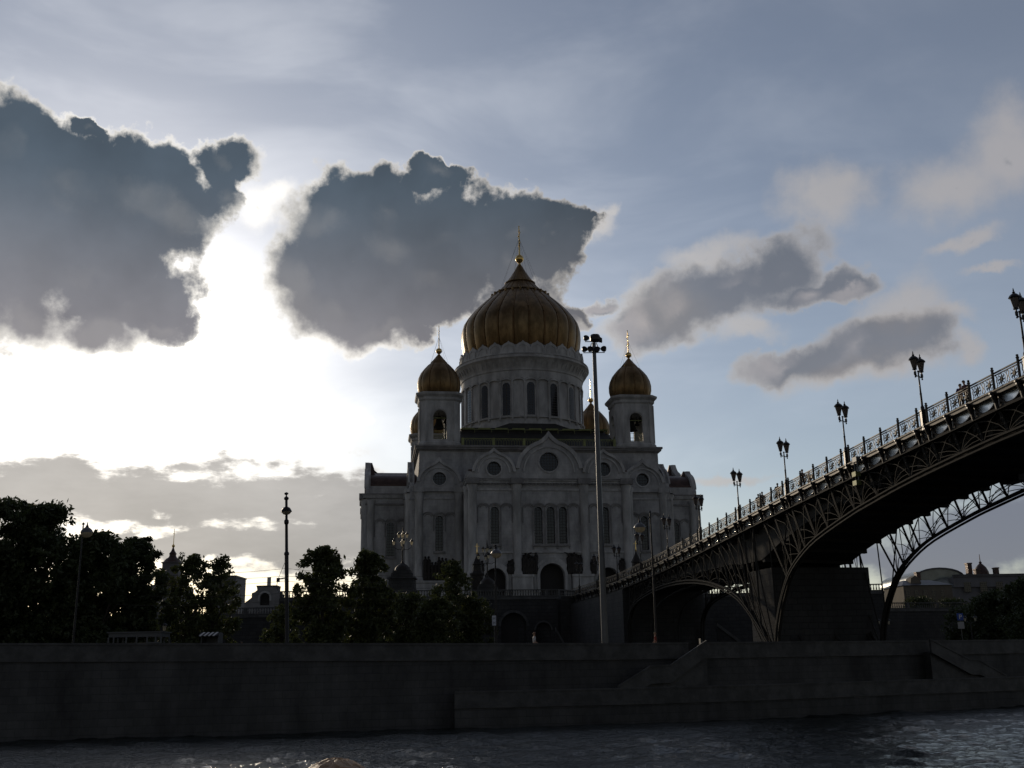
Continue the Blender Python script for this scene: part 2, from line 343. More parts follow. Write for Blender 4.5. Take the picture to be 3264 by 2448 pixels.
def arch(cx, hw, z0, zs, n=10):
    """round-headed opening, counter-clockwise; zs = springing height"""
    return [(cx - hw, z0), (cx + hw, z0)] + [(cx + hw * math.cos(math.pi * k / n), zs + hw * math.sin(math.pi * k / n)) for k in range(n + 1)]
def circ(cx, cz, r, n=24): return [(cx + r * math.cos(2 * math.pi * k / n), cz + r * math.sin(2 * math.pi * k / n)) for k in range(n)]
def ogee(cx, r, cz, tip, a0=0.0, n=36):
    """right-to-left arc of a kokoshnik with a drawn-up tip"""
    out = []
    for k in range(n + 1):
        t = a0 + (math.pi - 2 * a0) * k / n; x = math.cos(t); z = math.sin(t)
        q = max(0.0, 1 - abs(x) / .34); out.append((cx + r * x, cz + r * .965 * z + (tip - r * .965) * q ** 1.9))
    return out

# ------------------------------------------------------------------ water, ground
WALL = [(-130, 52), (-60, 67), (-34, 73.2), (-18.3, 76.3), (-4.6, 79.4), (8, 83), (18, 87), (30, 93), (45, 100.5), (80, 117), (150, 140)]
def wy(x):
    for (a, b), (c_, d) in zip(WALL, WALL[1:]):
        if a <= x <= c_: return b + (d - b) * (x - a) / (c_ - a)
    return WALL[0][1] if x < WALL[0][0] else WALL[-1][1]
ROAD = 4.55
def wave_sheet():
    gx = np.concatenate([np.array([-1500, -600, -250, -120, -80, -60]), np.arange(-48, 66, .22), np.array([75, 95, 130, 220, 500, 1500])])
    gy = np.concatenate([np.array([-900, -300, -100, -30, 0, 15, 25, 32]), np.arange(38, 104, .16), np.array([108, 115, 130, 160])])
    X_, Y_ = np.meshgrid(gx, gy); Z_ = np.zeros_like(X_); g_ = np.random.default_rng(3)
    for k in range(70):
        lam = .6 * (6.0 / .6) ** (g_.random() ** 1.4); th = g_.normal(1.35, .75); kk = 2 * math.pi / lam; amp = .038 / kk * (1.0 if lam > 1.5 else .75)
        ph = kk * (math.cos(th) * X_ + math.sin(th) * Y_) + g_.random() * 6.283 + .6 * np.sin(X_ * .11 + k) + .5 * np.sin(Y_ * .17 + 2 * k)
        Z_ += amp * (1 - 2 * np.abs(np.sin(ph / 2)))
    fade = np.clip((X_ + 60) / 14, 0, 1) * np.clip((75 - X_) / 12, 0, 1) * np.clip((Y_ - 32) / 7, 0, 1) * np.clip((108 - Y_) / 5, 0, 1)
    patch = .75 + .35 * np.sin(X_ * .08 + 1.2 + .5 * np.sin(Y_ * .06)) * np.sin(Y_ * .13 + .4)
    Z_ *= fade * patch
    V = np.stack([X_, Y_, Z_], -1).reshape(-1, 3); ny, nx = X_.shape; a = (np.arange(ny - 1)[:, None] * nx + np.arange(nx - 1)).ravel()
    F_ = np.stack([a, a + 1, a + nx + 1, a + nx], 1); me = bpy.data.meshes.new('water'); me.vertices.add(len(V)); me.vertices.foreach_set('co', V.ravel().astype(np.float32))
    me.loops.add(F_.size); me.loops.foreach_set('vertex_index', F_.ravel().astype(np.int32)); me.polygons.add(len(F_)); me.polygons.foreach_set('loop_start', np.arange(0, F_.size, 4, dtype=np.int32))
    me.update(calc_edges=True); me.polygons.foreach_set('use_smooth', [True] * len(me.polygons)); o = bpy.data.objects.new('water', me); COL.objects.link(o); return o
water = wave_sheet()
wm = bpy.data.materials.new('river_water'); wm.use_nodes = True; t = wm.node_tree; b = t.nodes['Principled BSDF']
b.inputs['Base Color'].default_value = (.008, .012, .011, 1); b.inputs['Roughness'].default_value = .07; b.inputs['IOR'].default_value = 1.33
tc = t.nodes.new('ShaderNodeTexCoord'); mp = t.nodes.new('ShaderNodeMapping'); mp.inputs[3].default_value = (.55, 1.0, 1); mp.inputs[2].default_value = (0, 0, R(12)); t.links.new(tc.outputs['Object'], mp.inputs[0])
hs = None
for sc_, wt in ((2.2, .6), (7.0, .35)):
    n = t.nodes.new('ShaderNodeTexNoise'); n.inputs['Scale'].default_value = sc_; n.inputs['Detail'].default_value = 3; n.inputs['Roughness'].default_value = .6; t.links.new(mp.outputs[0], n.inputs[0])
    q = t.nodes.new('ShaderNodeMath'); q.operation = 'MULTIPLY'; q.inputs[1].default_value = wt; t.links.new(n.outputs[0], q.inputs[0])
    if hs is None: hs = q.outputs[0]
    else:
        a_ = t.nodes.new('ShaderNodeMath'); t.links.new(hs, a_.inputs[0]); t.links.new(q.outputs[0], a_.inputs[1]); hs = a_.outputs[0]
bp = t.nodes.new('ShaderNodeBump'); bp.inputs['Strength'].default_value = 1.0; bp.inputs['Distance'].default_value = .25; t.links.new(hs, bp.inputs['Height']); t.links.new(bp.outputs[0], b.inputs['Normal'])
water.data.materials.append(wm); struct(water)
g = MB(); back = 5200
pts = [(-1500, 52)] + WALL + [(1500, 160)]
vs = []; fs = []
for i, (x, y) in enumerate(pts): vs += [(x, y + .55, ROAD), (x * 2.2, back, ROAD)]
for i in range(len(pts) - 1): fs.append((2 * i, 2 * i + 2, 2 * i + 3, 2 * i + 1))
g.add(vs, fs); struct(g.build('embankment_road', ASPH))
g = MB()
for (x0, y0), (x1, y1) in zip(WALL, WALL[1:]):
    g.hexa([(x0, y0 + .56, ROAD), (x1, y1 + .56, ROAD), (x1, y1 + 4.2, ROAD), (x0, y0 + 4.2, ROAD)], [(x0, y0 + .56, ROAD + .14), (x1, y1 + .56, ROAD + .14), (x1, y1 + 4.2, ROAD + .14), (x0, y0 + 4.2, ROAD + .14)])
struct(g.build('pavement', PAVE))

# ------------------------------------------------------------------ embankment walls
def rise(x): return .07 - .0125 * max(-60, min(x, 6))       # the quay climbs gently to the left
def runwall(mb, P_, t0, t1, z0, z1, up=0):
    for i in range(len(P_) - 1):
        (x0, y0), (x1, y1) = P_[i], P_[i + 1]; a, b_ = (rise(x0) * up, rise(x1) * up); c_, d_ = (a, b_) if z0 > 0 else (0, 0)
        mb.hexa([(x0, y0 + t0, z0 + c_), (x1, y1 + t0, z0 + d_), (x1, y1 + t1, z0 + d_), (x0, y0 + t1, z0 + c_)], [(x0, y0 + t0, z1 + a), (x1, y1 + t0, z1 + b_), (x1, y1 + t1, z1 + b_), (x0, y0 + t1, z1 + a)])
ew = thing('embankment_wall', 'long grey granite embankment wall with solid parapet above the river', 'wall', (0, 80, 0))
mb = MB(); runwall(mb, WALL, 0, .54, -2, 4.32, 1); mb.build('wall_face', GRANITE, ew)
GAP0 = 18.0
mb = MB(); runwall(mb, WALL, -.16, .5, 4.325, 4.52, 1); mb.build('string_course', GRANS, ew)
Wl = [p for p in WALL if p[0] < 14] + [(13.4, wy(13.4))]; Wr = [(14.7, wy(14.7))] + [p for p in WALL if p[0] > 17]
for Q in (Wl, Wr):
    mb = MB(); runwall(mb, Q, -.06, .46, 4.523, 5.42, 1); runwall(mb, Q, -.13, .53, 5.423, 5.56, 1); mb.build('parapet', GRANS, ew)
qw = thing('quay_wall', 'lower granite quay wall with parapet projecting in front of the embankment', 'wall', (10, 80, 0))
QY = [(-4.4, 77.7), (8, 79.9), (17.65, 83.3), (29.1, 89.4), (44.3, 96.9), (80, 113), (150, 136)]
mb = MB(); runwall(mb, QY, 0, .5, -2, 1.18); mb.hexa([(-4.4, 78.2, -2), (-3.9, 78.3, -2), (-3.9, 79.5, -2), (-4.4, 79.35, -2)], [(-4.4, 78.2, 2.3), (-3.9, 78.3, 2.3), (-3.9, 79.5, 2.3), (-4.4, 79.35, 2.3)]); mb.build('wall_face', GRANITE, qw)
mb = MB(); runwall(mb, QY, -.14, .54, 1.183, 1.34); mb.build('string_course', GRANS, qw)
mb = MB(); runwall(mb, QY, -.04, .42, 1.343, 2.22); runwall(mb, QY, -.10, .48, 2.223, 2.34); mb.build('parapet', GRANS, qw)
mb = MB(); 
for i in range(len(QY) - 1):
    (x0, y0), (x1, y1) = QY[i], QY[i + 1]
    mb.add([(x0, y0 + .5, 1.32), (x1, y1 + .5, 1.32), (x1, wy(x1) + .01, 1.32), (x0, max(wy(x0), y0 + .6) + .01, 1.32)], [(0, 1, 2, 3)])
mb.build('walkway', PAVE, qw)
# stairs from the quay up to the road, one at each side of the bridge
def stair(name, label, X, flip):
    """X: five x values: foot, landing start, landing end, top, and side; cheek wall in front of the main wall"""
    x0, x1, x2, x3 = X; st_ = thing(name, label, 'staircase', (x0, wy(x0), 1.3), group='stairs from the quay to the road')
    prof = [(x0, 1.33, 2.35), (x1, 2.55, 3.75), (x2, 2.6, 3.8), (x3, 4.5, 5.55)]
    mb = MB(); cap = MB()
    for (a, zb, zt), (c_, yb, yt) in zip(prof, prof[1:]):
        for q, lo, hi in ((mb, 0, 0), (cap, 1, 0)):
            off0, off1 = (-1.9, -1.5) if q is mb else (-1.97, -1.43)
            b0, b1 = (zb, yb) if q is mb else (zt + .003, yt + .003); t0, t1 = (zt, yt) if q is mb else (zt + .12, yt + .12)
            q.hexa([(a, wy(a) + off0, b0), (c_, wy(c_) + off0, b1), (c_, wy(c_) + off1, b1), (a, wy(a) + off1, b0)], [(a, wy(a) + off0, t0), (c_, wy(c_) + off0, t1), (c_, wy(c_) + off1, t1), (a, wy(a) + off1, t0)])
    mb.build('parapet', GRANS, st_); cap.build('coping', GRANS, st_)
    mb = MB(); n = 24
    for k in range(n):
        a = x0 + (x3 - x0) * k / n; c_ = x0 + (x3 - x0) * (k + 1) / n; z = 1.33 + (4.55 - 1.33) * (k + 1) / n; lo, hi = min(a, c_), max(a, c_)
        mb.hexa([(lo, wy(lo) - 1.49, 1.33), (hi, wy(hi) - 1.49, 1.33), (hi, wy(hi) - .01, 1.33), (lo, wy(lo) - .01, 1.33)], [(lo, wy(lo) - 1.49, z), (hi, wy(hi) - 1.49, z), (hi, wy(hi) - .01, z), (lo, wy(lo) - .01, z)])
    mb.build('steps', GRANS, st_)
    return st_
stair('stone_staircase', 'granite staircase climbing rightwards from the quay to the gap in the parapet', (7.4, 10.0, 11.6, 14.6), False)
stair('stone_staircase', 'granite staircase descending rightwards to the quay right of the bridge', (43.5, 40.6, 39.6, 35.6), True)

# ------------------------------------------------------------------ terraces below the cathedral
TZ = 14.2
def balustrade(root, P_, z, h=1.1, near_=True):
    top = MB(); bal = MB(); base_ = MB()
    for (x0, y0), (x1, y1) in zip(P_, P_[1:]):
        a = Vector((x0, y0, 0)); b_ = Vector((x1, y1, 0)); d = (b_ - a); l = d.length; d.normalize(); nn = Vector((-d.y, d.x, 0)); n = max(1, int(l / .42))
        def seg(mb, t0, t1, w, z0, z1):
            p, q = a + d * t0, a + d * t1
            mb.hexa([tuple(p - nn * w + Vector((0, 0, z0))), tuple(q - nn * w + Vector((0, 0, z0))), tuple(q + nn * w + Vector((0, 0, z0))), tuple(p + nn * w + Vector((0, 0, z0)))],
                    [tuple(p - nn * w + Vector((0, 0, z1))), tuple(q - nn * w + Vector((0, 0, z1))), tuple(q + nn * w + Vector((0, 0, z1))), tuple(p + nn * w + Vector((0, 0, z1)))])
        seg(base_, 0, l, .22, z, z + .16); seg(top, 0, l, .2, z + h - .16, z + h)
        k = 0
        while k * .42 < l:
            t_ = k * .42 + .2
            if k % 14 == 0: seg(base_, max(0, t_ - .24), min(l, t_ + .24), .24, z + .161, z + h - .161)
            elif t_ < l:
                p = a + d * t_; bal.lathe([(.07, 0), (.11, .25), (.05, .5), (.08, .78)], 6, (p.x, p.y, z + .161))
            k += 1
    top.build('handrail', GRANS, root); bal.build('balusters', GRANS, root); base_.build('plinth', GRANS, root)
def terrace(name, label, P_, z, archs=(), depth=150, m=DKSTONE):
    r = thing(name, label, 'terrace', (P_[0][0], P_[0][1], ROAD))
    mb = MB()
    for i in range(len(P_) - 1):
        (x0, y0), (x1, y1) = P_[i], P_[i + 1]; L_ = math.hypot(x1 - x0, y1 - y0); hol = []; an = math.atan2(y1 - y0, x1 - x0)
        for (s, ax, hw, zt) in archs:
            if s == i: hol.append(arch(ax, hw, ROAD + .02, zt - hw))
        mb.m = Matrix.Translation((x0, y0, 0)) @ Matrix.Rotation(an, 4, 'Z')
        mb.plate([(0, ROAD - .5), (L_, ROAD - .5), (L_, z), (0, z)], hol, 0, 1.2)
        mb.m = Matrix.Identity(4)
    (xa, ya), (xb, yb) = P_[0], P_[-1]
    mb.build('wall_face', m, r)
    bk = MB(); bk.hexa([(xa, ya + 4, ROAD - .4), (xb, yb + 4, ROAD - .4), (xb, yb + depth, ROAD - .4), (xa, ya + depth, ROAD - .4)], [(xa, ya + 4, z - .02), (xb, yb + 4, z - .02), (xb, yb + depth, z - .02), (xa, ya + depth, z - .02)])
    bk.build('terrace_core', m, r)
    tp = MB(); vs = [(x, y + .0, z + .02) for x, y in P_] + [(x, y + 4.05, z + .02) for x, y in P_]; k = len(P_)
    tp.add(vs, [(i, i + 1, i + 1 + k, i + k) for i in range(k - 1)]); tp.add([(xa, ya + 4.05, z + .02), (xb, yb + 4.05, z + .02), (xb, yb + depth, z + .02), (xa, ya + depth, z + .02)], [(0, 1, 2, 3)])
    tp.build('paving', PAVE, r)
    co = MB(); runwall(co, P_, -.2, .3, z - .45, z - .05); co.build('cornice', GRANS, r)
    for (s, ax, hw, zt) in archs:
        (x0, y0), (x1, y1) = P_[s], P_[s + 1]; an = math.atan2(y1 - y0, x1 - x0); q = MB(); q.m = Matrix.Translation((x0, y0, 0)) @ Matrix.Rotation(an, 4, 'Z')
        q.ribbon([(ax + hw * 1.22 * math.cos(math.pi * (1 - k / 16)), zt - hw + hw * 1.22 * math.sin(math.pi * k / 16)) for k in range(17)], hw * .2, -.12, .02); q.build('archivolt', GRANS, r)
        q = MB(); q.m = Matrix.Translation((x0, y0, 0)) @ Matrix.Rotation(an, 4, 'Z'); q.box(ax - hw, ax + hw, 1.0, 1.15, ROAD, zt); q.build('gate', DARKM, r)
    balustrade(r, [(x, y + .3) for x, y in P_], z + .02)
    return r
terrace('church_terrace', 'high stone terrace with balustrade and arched niches carrying the cathedral', [(-36, 164.5), (6.6, 170.5), (9.5, 174), (38.0, 172), (58, 170)], TZ,
        archs=[(0, 36.0, 2.0, 11.7), (0, 40.7, 1.2, 10.2)], depth=172)
terrace('side_terrace', 'lower stone terrace with balustrade left of the trees under the small pavilion', [(-125, 168), (-36.2, 170)], 12.1, depth=60)
terrace('side_terrace', 'low terrace wall with balustrade in front of the museum roofs', [(58.2, 190), (120, 205)], 12.3, depth=60)

# ------------------------------------------------------------------ cathedral (own frame: origin under the dome, front towards -y)
CA = R(7.6)
ch = thing('cathedral', 'white stone cathedral with one great ribbed golden onion dome and four small ones', 'cathedral', (2.5, 262, TZ), CA)
SH = Matrix.Translation((0, 0, -TZ))
WF = 38.8
def cmb(rot=0): m = MB(); m.m = SH @ Matrix.Rotation(R(90 * rot), 4, 'Z'); return m
def cb(mb, name, m, parent=ch, smooth=False): return mb.build(name, m, parent, local=True, smooth=smooth)
walls = cmb(); trims = []
cw = MB(); relief = []
def pil(mb, x, y, r, z0, z1):
    mb.lathe([(r * 1.28, z0 - .02), (r * 1.28, z0 + .5), (r * 1.08, z0 + .75), (r, z0 + 1.1), (r, z1 - 1.6), (r * 1.1, z1 - 1.4), (r * 1.05, z1 - 1.1), (r * 1.3, z1 - .3), (r * 1.3, z1)], 14, (x, y, 0))
def blind(mb, xs, zt, yf, w=.34):
    """scalloped arcade hood with thin shafts; xs = edges of the arches"""
    for a, b_ in zip(xs, xs[1:]):
        c_ = (a + b_) / 2; r = (b_ - a) / 2
        mb.ribbon([(c_ + r * math.cos(math.pi * (1 - k / 14)), zt - r * .62 + r * .62 * math.sin(math.pi * k / 14)) for k in range(15)], w, yf - .22, yf + .02)
        mb.ribbon([(c_ + (r - .42) * math.cos(math.pi * (1 - k / 14)), zt - r * .62 - .35 + (r - .42) * .8 * math.sin(math.pi * k / 14)) for k in range(15)], .16, yf - .12, yf + .02)
    for a in xs: mb.tube([(a, yf - .12, zt - 4.2), (a, yf - .12, zt - .9)], .13, 6)
for rot in range(4):
    # ---- arm front
    zz = [(-17.4, TZ), (17.4, TZ), (17.4, 42.9)]
    zz += ogee(11.85, 4.62, 43.1, 5.35, .05) + ogee(0, 7.25, 43.3, 8.9, .12) + ogee(-11.85, 4.62, 43.1, 5.35, .05) + [(-17.4, 42.9)]
    holes = [circ(0, 45.5, 2.05), circ(-11.85, 44.0, 1.5), circ(11.85, 44.0, 1.5)]
    wins = [(-2.55, .9, 28.1, 35.9), (.08, .9, 28.1, 35.9), (2.7, .9, 28.1, 35.9), (-11.8, .9, 28.1, 35.9), (11.8, .9, 28.1, 35.9)]
    holes += [arch(x, h, z0, z1 - h, 8) for x, h, z0, z1 in wins]
    doors = [(0.05, 2.6, 24.0), (-11.9, 2.25, 23.1), (11.9, 2.25, 23.1)]
    holes += [arch(x, h, TZ + .02, z1 - h) for x, h, z1 in doors]
    m = cmb(rot); m.plate(zz, holes, -WF, -WF + 1.0); cb(m, 'arm_front', STONE)
    m = cmb(rot); m.box(-17.4, 17.4, -WF + 2.2, -26, TZ, 43.6); m.box(-17.4, -16.6, -WF + 1.003, -WF + 2.199, TZ, 43.6); m.box(16.6, 17.4, -WF + 1.003, -WF + 2.199, TZ, 43.6); cb(m, 'wall', STONE)
    m = cmb(rot)
    for o_ in (ogee(11.85, 4.3, 42.9, 4.3, .05), ogee(0, 6.8, 42.9, 6.8, .12), ogee(-11.85, 4.3, 42.9, 4.3, .05)): m.plate(o_, [], -WF + 1.003, -26.5)
    for cx_, zt, zb in ((11.85, 48.5, 46.0), (0, 52.2, 49.0), (-11.85, 48.5, 46.0)):      # raised backs of the ogee tips
        y0 = -WF + 1.0
        m.hexa([(cx_ - 1.3, y0, zb), (cx_ + 1.3, y0, zb), (cx_ + 1.3, y0 + 2.2, zb), (cx_ - 1.3, y0 + 2.2, zb)], [(cx_ - .6, y0, zb + 1.2), (cx_ + .6, y0, zb + 1.2), (cx_ + .6, y0 + .9, zb + 1.2), (cx_ - .6, y0 + .9, zb + 1.2)])
        m.hexa([(cx_ - .6, y0, zb + 1.2), (cx_ + .6, y0, zb + 1.2), (cx_ + .6, y0 + .9, zb + 1.2), (cx_ - .6, y0 + .9, zb + 1.2)], [(cx_ - .12, y0, zt - .05), (cx_ + .12, y0, zt - .05), (cx_ + .12, y0 + .3, zt - .05), (cx_ - .12, y0 + .3, zt - .05)])
    m.box(-17.2, 17.2, -WF + 1.1, -26.5, 42.4, 44.0); cb(m, 'arm_roof', COPPER, smooth=True)
    t = cmb(rot)
    for o_, w in ((ogee(11.85, 4.66, 43.1, 5.4, .05), .55), (ogee(0, 7.3, 43.3, 8.95, .12), .8), (ogee(-11.85, 4.66, 43.1, 5.4, .05), .55)): t.ribbon(o_[::-1], w, -WF - .4, -WF + .6)
    for cx_, cz_, r in ((11.85, 43.1, 3.5), (0, 43.3, 5.6), (-11.85, 43.1, 3.5)):
        t.ribbon([(cx_ + r * math.cos(math.pi * (1 - k / 24)), cz_ + r * math.sin(math.pi * k / 24)) for k in range(25)], .3, -WF - .22, -WF + .02)
    for cx_, cz_, r in ((0, 45.5, 2.4), (-11.85, 44.0, 1.8), (11.85, 44.0, 1.8)):
        t.ribbon([(cx_ - r * math.cos(2 * math.pi * k / 28), cz_ + r * math.sin(2 * math.pi * k / 28)) for k in range(29)], .3, -WF - .2, -WF + .02)
    cb(t, 'gable_moulding', STONE2)
    for x in (-16.5, -7.15, 7.3, 16.5): t = cmb(rot); pil(t, x, -WF - .05, .92, 21.7, 40.6); cb(t, 'pilaster', STONE2, smooth=True)
    t = cmb(rot)
    t.box(-17.9, 17.9, -WF - .55, -27, 40.85, 41.3); t.box(-18.1, 18.1, -WF - .85, -27, 41.303, 41.75)
    t.box(-17.6, 17.6, -WF - .22, -WF + .02, 39.3, 39.75); t.box(-17.6, 17.6, -WF - .3, -WF + .02, 26.2, 26.5)
    cb(t, 'frieze', STONE2); t = cmb(rot); t.box(-18.15, 18.15, -WF - .95, -27, 41.5, 41.82)
    for x in (-16.5, -7.15, 7.3, 16.5): t.box(x - 1.35, x + 1.35, -WF - 1.5, -WF - .5, 40.6, 41.85); 
    k = -17.0
    while k < 17.2: t.box(k, k + .3, -WF - .75, -WF - .553, 40.5, 40.85); k += .75
    cb(t, 'cornice', STONE3)
    for xs_, lo, hi in (([-5.9, -3.55, -1.2, 1.3, 3.8, 6.2], -6, 6.3), ([-15.4, -13.0, -10.55, -8.1], -16, -8), ([8.3, 10.6, 13.0, 15.4], 8, 16)):
        t = cmb(rot); blind(t, xs_, 36.7, -WF)
        for x, h, z0, z1 in wins:
            if not lo < x < hi: continue
            t.box(x - h - .5, x + h + .5, -WF - .4, -WF + .02, z0 - .55, z0 - .12)
            for s in (-1, 1): t.box(x + s * (h + .3) - .14, x + s * (h + .3) + .14, -WF - .2, -WF + .02, z0 - 1.1, z1 - h)
        cb(t, 'blind_arcade', STONE3)
    t = cmb(rot)
    for x, h, z1 in doors:
        for q, dpt in ((1.5, .5), (1.25, .8)):
            r = h * q; t.ribbon([(x - r, TZ + 4)] + [(x + r * math.cos(math.pi * (1 - k / 20)), z1 - h + r * math.sin(math.pi * k / 20)) for k in range(21)] + [(x + r, TZ + 4)], h * .24, -WF - dpt, -WF + .02)
    for a, b_ in ((-17.9, -15.4), (-8.4, -4.1), (4.2, 8.6), (15.4, 17.9)):
        t.box(a, b_, -WF - 1.4, -WF + .02, TZ, 21.2); t.box(a - .15, b_ + .15, -WF - 1.6, -WF + .02, 21.203, 21.7); t.box(a - .2, b_ + .2, -WF - 1.7, -WF + .02, 18.2, 18.5)
    cb(t, 'portal_surround', STONE2)
    for x, h, z0, z1 in wins:
        t = cmb(rot); t.plate(arch(x, h + .1, z0 - .1, z1 - h, 8), [], -WF + .75, -WF + .9); cb(t, 'window', WINM)
    for cx_, cz_, r in ((0, 45.5, 2.1), (-11.85, 44.0, 1.55), (11.85, 44.0, 1.55)):
        t = cmb(rot); t.plate(circ(cx_, cz_, r), [], -WF + .7, -WF + .85); cb(t, 'round_window', WINM)
    for x, h, z1 in doors:
        t = cmb(rot); t.plate(arch(x, h + .1, TZ, z1 - h), [], -WF + 1.4, -WF + 1.6)
        d_ = cb(t, 'door', DARKM)
    if rot in (0, 1, 3):
        for x0, x1 in ((-6.15, -3.1), (3.3, 6.3), (-15.4, -14.4), (-9.2, -8.1), (8.4, 9.4), (14.4, 15.4)):
            t = cmb(rot); q = random.Random(int(x0 * 10) + rot)
            n = 7 if x1 - x0 > 2 else 3
            t.box(x0, x1, -WF - .3, -WF + .02, 21.75, 24.2)
            for k in range(n):     # standing figures in high relief
                fx = x0 + (x1 - x0) * (k + .5) / n; hh = 25.2 + q.random() * 1.2 if n == 7 else 24.3 + q.random() * .8
                t.lathe([(.42, 21.8), (.5, 22.6), (.34, 23.6), (.46, hh - 1.0), (.40, hh - .7), (.14, hh - .45), (.24, hh - .25), (.22, hh - .05), (.05, hh)], 7, (fx, -WF - .45, 0), ph=q.random())
                if n == 7 and k % 3 == 1: t.tube([(fx, -WF - .5, hh - 1.2), (fx + .6 * (1 if x0 < 0 else -1), -WF - .7, hh - .2), (fx + 1.3 * (1 if x0 < 0 else -1), -WF - .6, hh + .1)], [.2, .22, .06], 6)
            cb(t, 'relief_sculpture', BRONZE, smooth=True)
    for s in (-1, 1):
        fl = lambda: (lambda q: (setattr(q, 'm', SH @ Matrix.Rotation(R(90 * rot), 4, 'Z') @ Matrix.Rotation(R(90 * s), 4, 'Z')), q)[1])(MB())
        xc = -33.1 * s; YF = -17.4
        t = fl(); t.plate(arch(xc, .85, 27.7, 34.4, 8), [], YF - .06, YF + .02); cb(t, 'window', WINM)
        t = fl(); t.ribbon([(xc - 1.1, 27.7)] + [(xc + 1.1 * math.cos(math.pi * (1 - k / 12)), 34.4 + 1.1 * math.sin(math.pi * k / 12)) for k in range(13)] + [(xc + 1.1, 27.7)], .24, YF - .3, YF + .02)
        blind(t, [xc - 3.6, xc - 1.25, xc + 1.25, xc + 3.6], 36.2, YF); t.box(xc - 1.4, xc + 1.4, YF - .35, YF + .02, 27.1, 27.6); t.box(min(-28.6 * s, -38.9 * s), max(-28.6 * s, -38.9 * s), YF - .25, YF + .02, 39.2, 39.6); cb(t, 'flank_arcade', STONE3)
        t = fl(); pil(t, -37.6 * s, YF, .8, 21.3, 40.3); cb(t, 'pilaster', STONE2, smooth=True)
        t = fl(); t.box(min(-28.6 * s, -39.0 * s), max(-28.6 * s, -39.0 * s), YF - .9, YF + .02, TZ, 20.9); t.box(min(-28.6 * s, -39.1 * s), max(-28.6 * s, -39.1 * s), YF - 1.05, YF + .02, 20.903, 21.3); cb(t, 'flank_plinth', STONE2)
    # ---- corner block faces either side of the arm
    YC = -29.2
    for s in (-1, 1):
        o_ = ogee(s * 22.9, 4.95, 42.2, 6.0, .12)
        zz = [(s * 22.9 - 5.4, TZ), (s * 22.9 + 5.4, TZ), (s * 22.9 + 5.4, 41.9)] + o_ + [(s * 22.9 - 5.4, 41.9)]
        hol = [arch(s * 22.8, .85, 27.7, 34.4, 8), circ(s * 22.8, 43.4, 1.45)]
        t = cmb(rot); t.plate(zz, hol, YC, YC + 1.0); cb(t, 'corner_front', STONE)
        t = cmb(rot); t.plate(arch(s * 22.8, .95, 27.6, 34.4, 8), [], YC + .7, YC + .85); cb(t, 'window', WINM)
        t = cmb(rot); t.plate(circ(s * 22.8, 43.4, 1.5), [], YC + .7, YC + .85); cb(t, 'round_window', WINM)
        t = cmb(rot); t.ribbon(o_[::-1], .6, YC - .4, YC + .6)
        t.ribbon([(s * 22.9 + 3.8 * math.cos(math.pi * (1 - k / 24)), 42.2 + 3.8 * math.sin(math.pi * k / 24)) for k in range(25)], .25, YC - .2, YC + .02)
        t.ribbon([(s * 22.8 - 1.75 * math.cos(2 * math.pi * k / 28), 43.4 + 1.75 * math.sin(2 * math.pi * k / 28)) for k in range(29)], .3, YC - .2, YC + .02)
        cb(t, 'gable_moulding', STONE2)
        xx = sorted((s * 18.6, s * 27.2))
        for x in xx: t = cmb(rot); pil(t, x, YC - .05, .85, 21.3, 40.3); cb(t, 'pilaster', STONE2, smooth=True)
        t = cmb(rot); a, b_ = sorted((s * 17.42, s * 28.6)); t.box(a, b_, YC - .7, YC + .02, 40.5, 41.3); t.box(a, b_, YC - .22, YC + .02, 38.9, 39.3); t.box(a, b_, YC - .9, YC + .02, TZ, 20.9); t.box(a, b_, YC - 1.05, YC + .02, 20.903, 21.3)
        for x in xx: t.box(x - 1.1, x + 1.1, YC - 1.2, YC - .68, 40.3, 41.4)
        cb(t, 'cornice', STONE2)
        t = cmb(rot); e = [s * 22.8 - 3.7, s * 22.8 - 1.25, s * 22.8 + 1.25, s * 22.8 + 3.7]; blind(t, e, 36.1, YC)
        t.box(s * 22.8 - 1.3, s * 22.8 + 1.3, YC - .35, YC + .02, 27.1, 27.55); cb(t, 'blind_arcade', STONE3)
        if s == -1 and rot == 0 or s == 1 and rot == 0:
            t = cmb(rot); q = random.Random(3 + s); a, b_ = sorted((s * 19.6, s * 26.2)); t.box(a, b_, YC - .3, YC + .02, 21.32, 24.6)
            for k in range(9):
                fx = a + (b_ - a) * (k + .5) / 9; hh = 25.2 + q.random() * 1.4; t.lathe([(.45, 21.4), (.5, 22.6), (.36, 23.6), (.46, hh - 1.0), (.14, hh - .45), (.25, hh - .22), (.05, hh)], 7, (fx, YC - .5, 0))
            cb(t, 'relief_sculpture', BRONZE, smooth=True)
m = cmb()
for sx in (-1, 1):
    for sy in (-1, 1):
        a, b_ = sorted((sx * 17.0, sx * 28.2)); c_, d_ = sorted((sy * 17.0, sy * 28.2)); m.box(a, b_, c_, d_, TZ, 42)
m.box(-27.2, 27.2, -27.2, 27.2, 41.0, 50.6); cb(m, 'wall', STONE)
m = cmb()
for q, z0, z1 in ((.35, 50.0, 50.3), (.7, 50.303, 50.75), (.95, 50.753, 51.2)):
    m.box(-27.2 - q, 27.2 + q, -27.2 - q, 27.2 + q, z0, z1)
cb(m, 'cornice', STONE3)
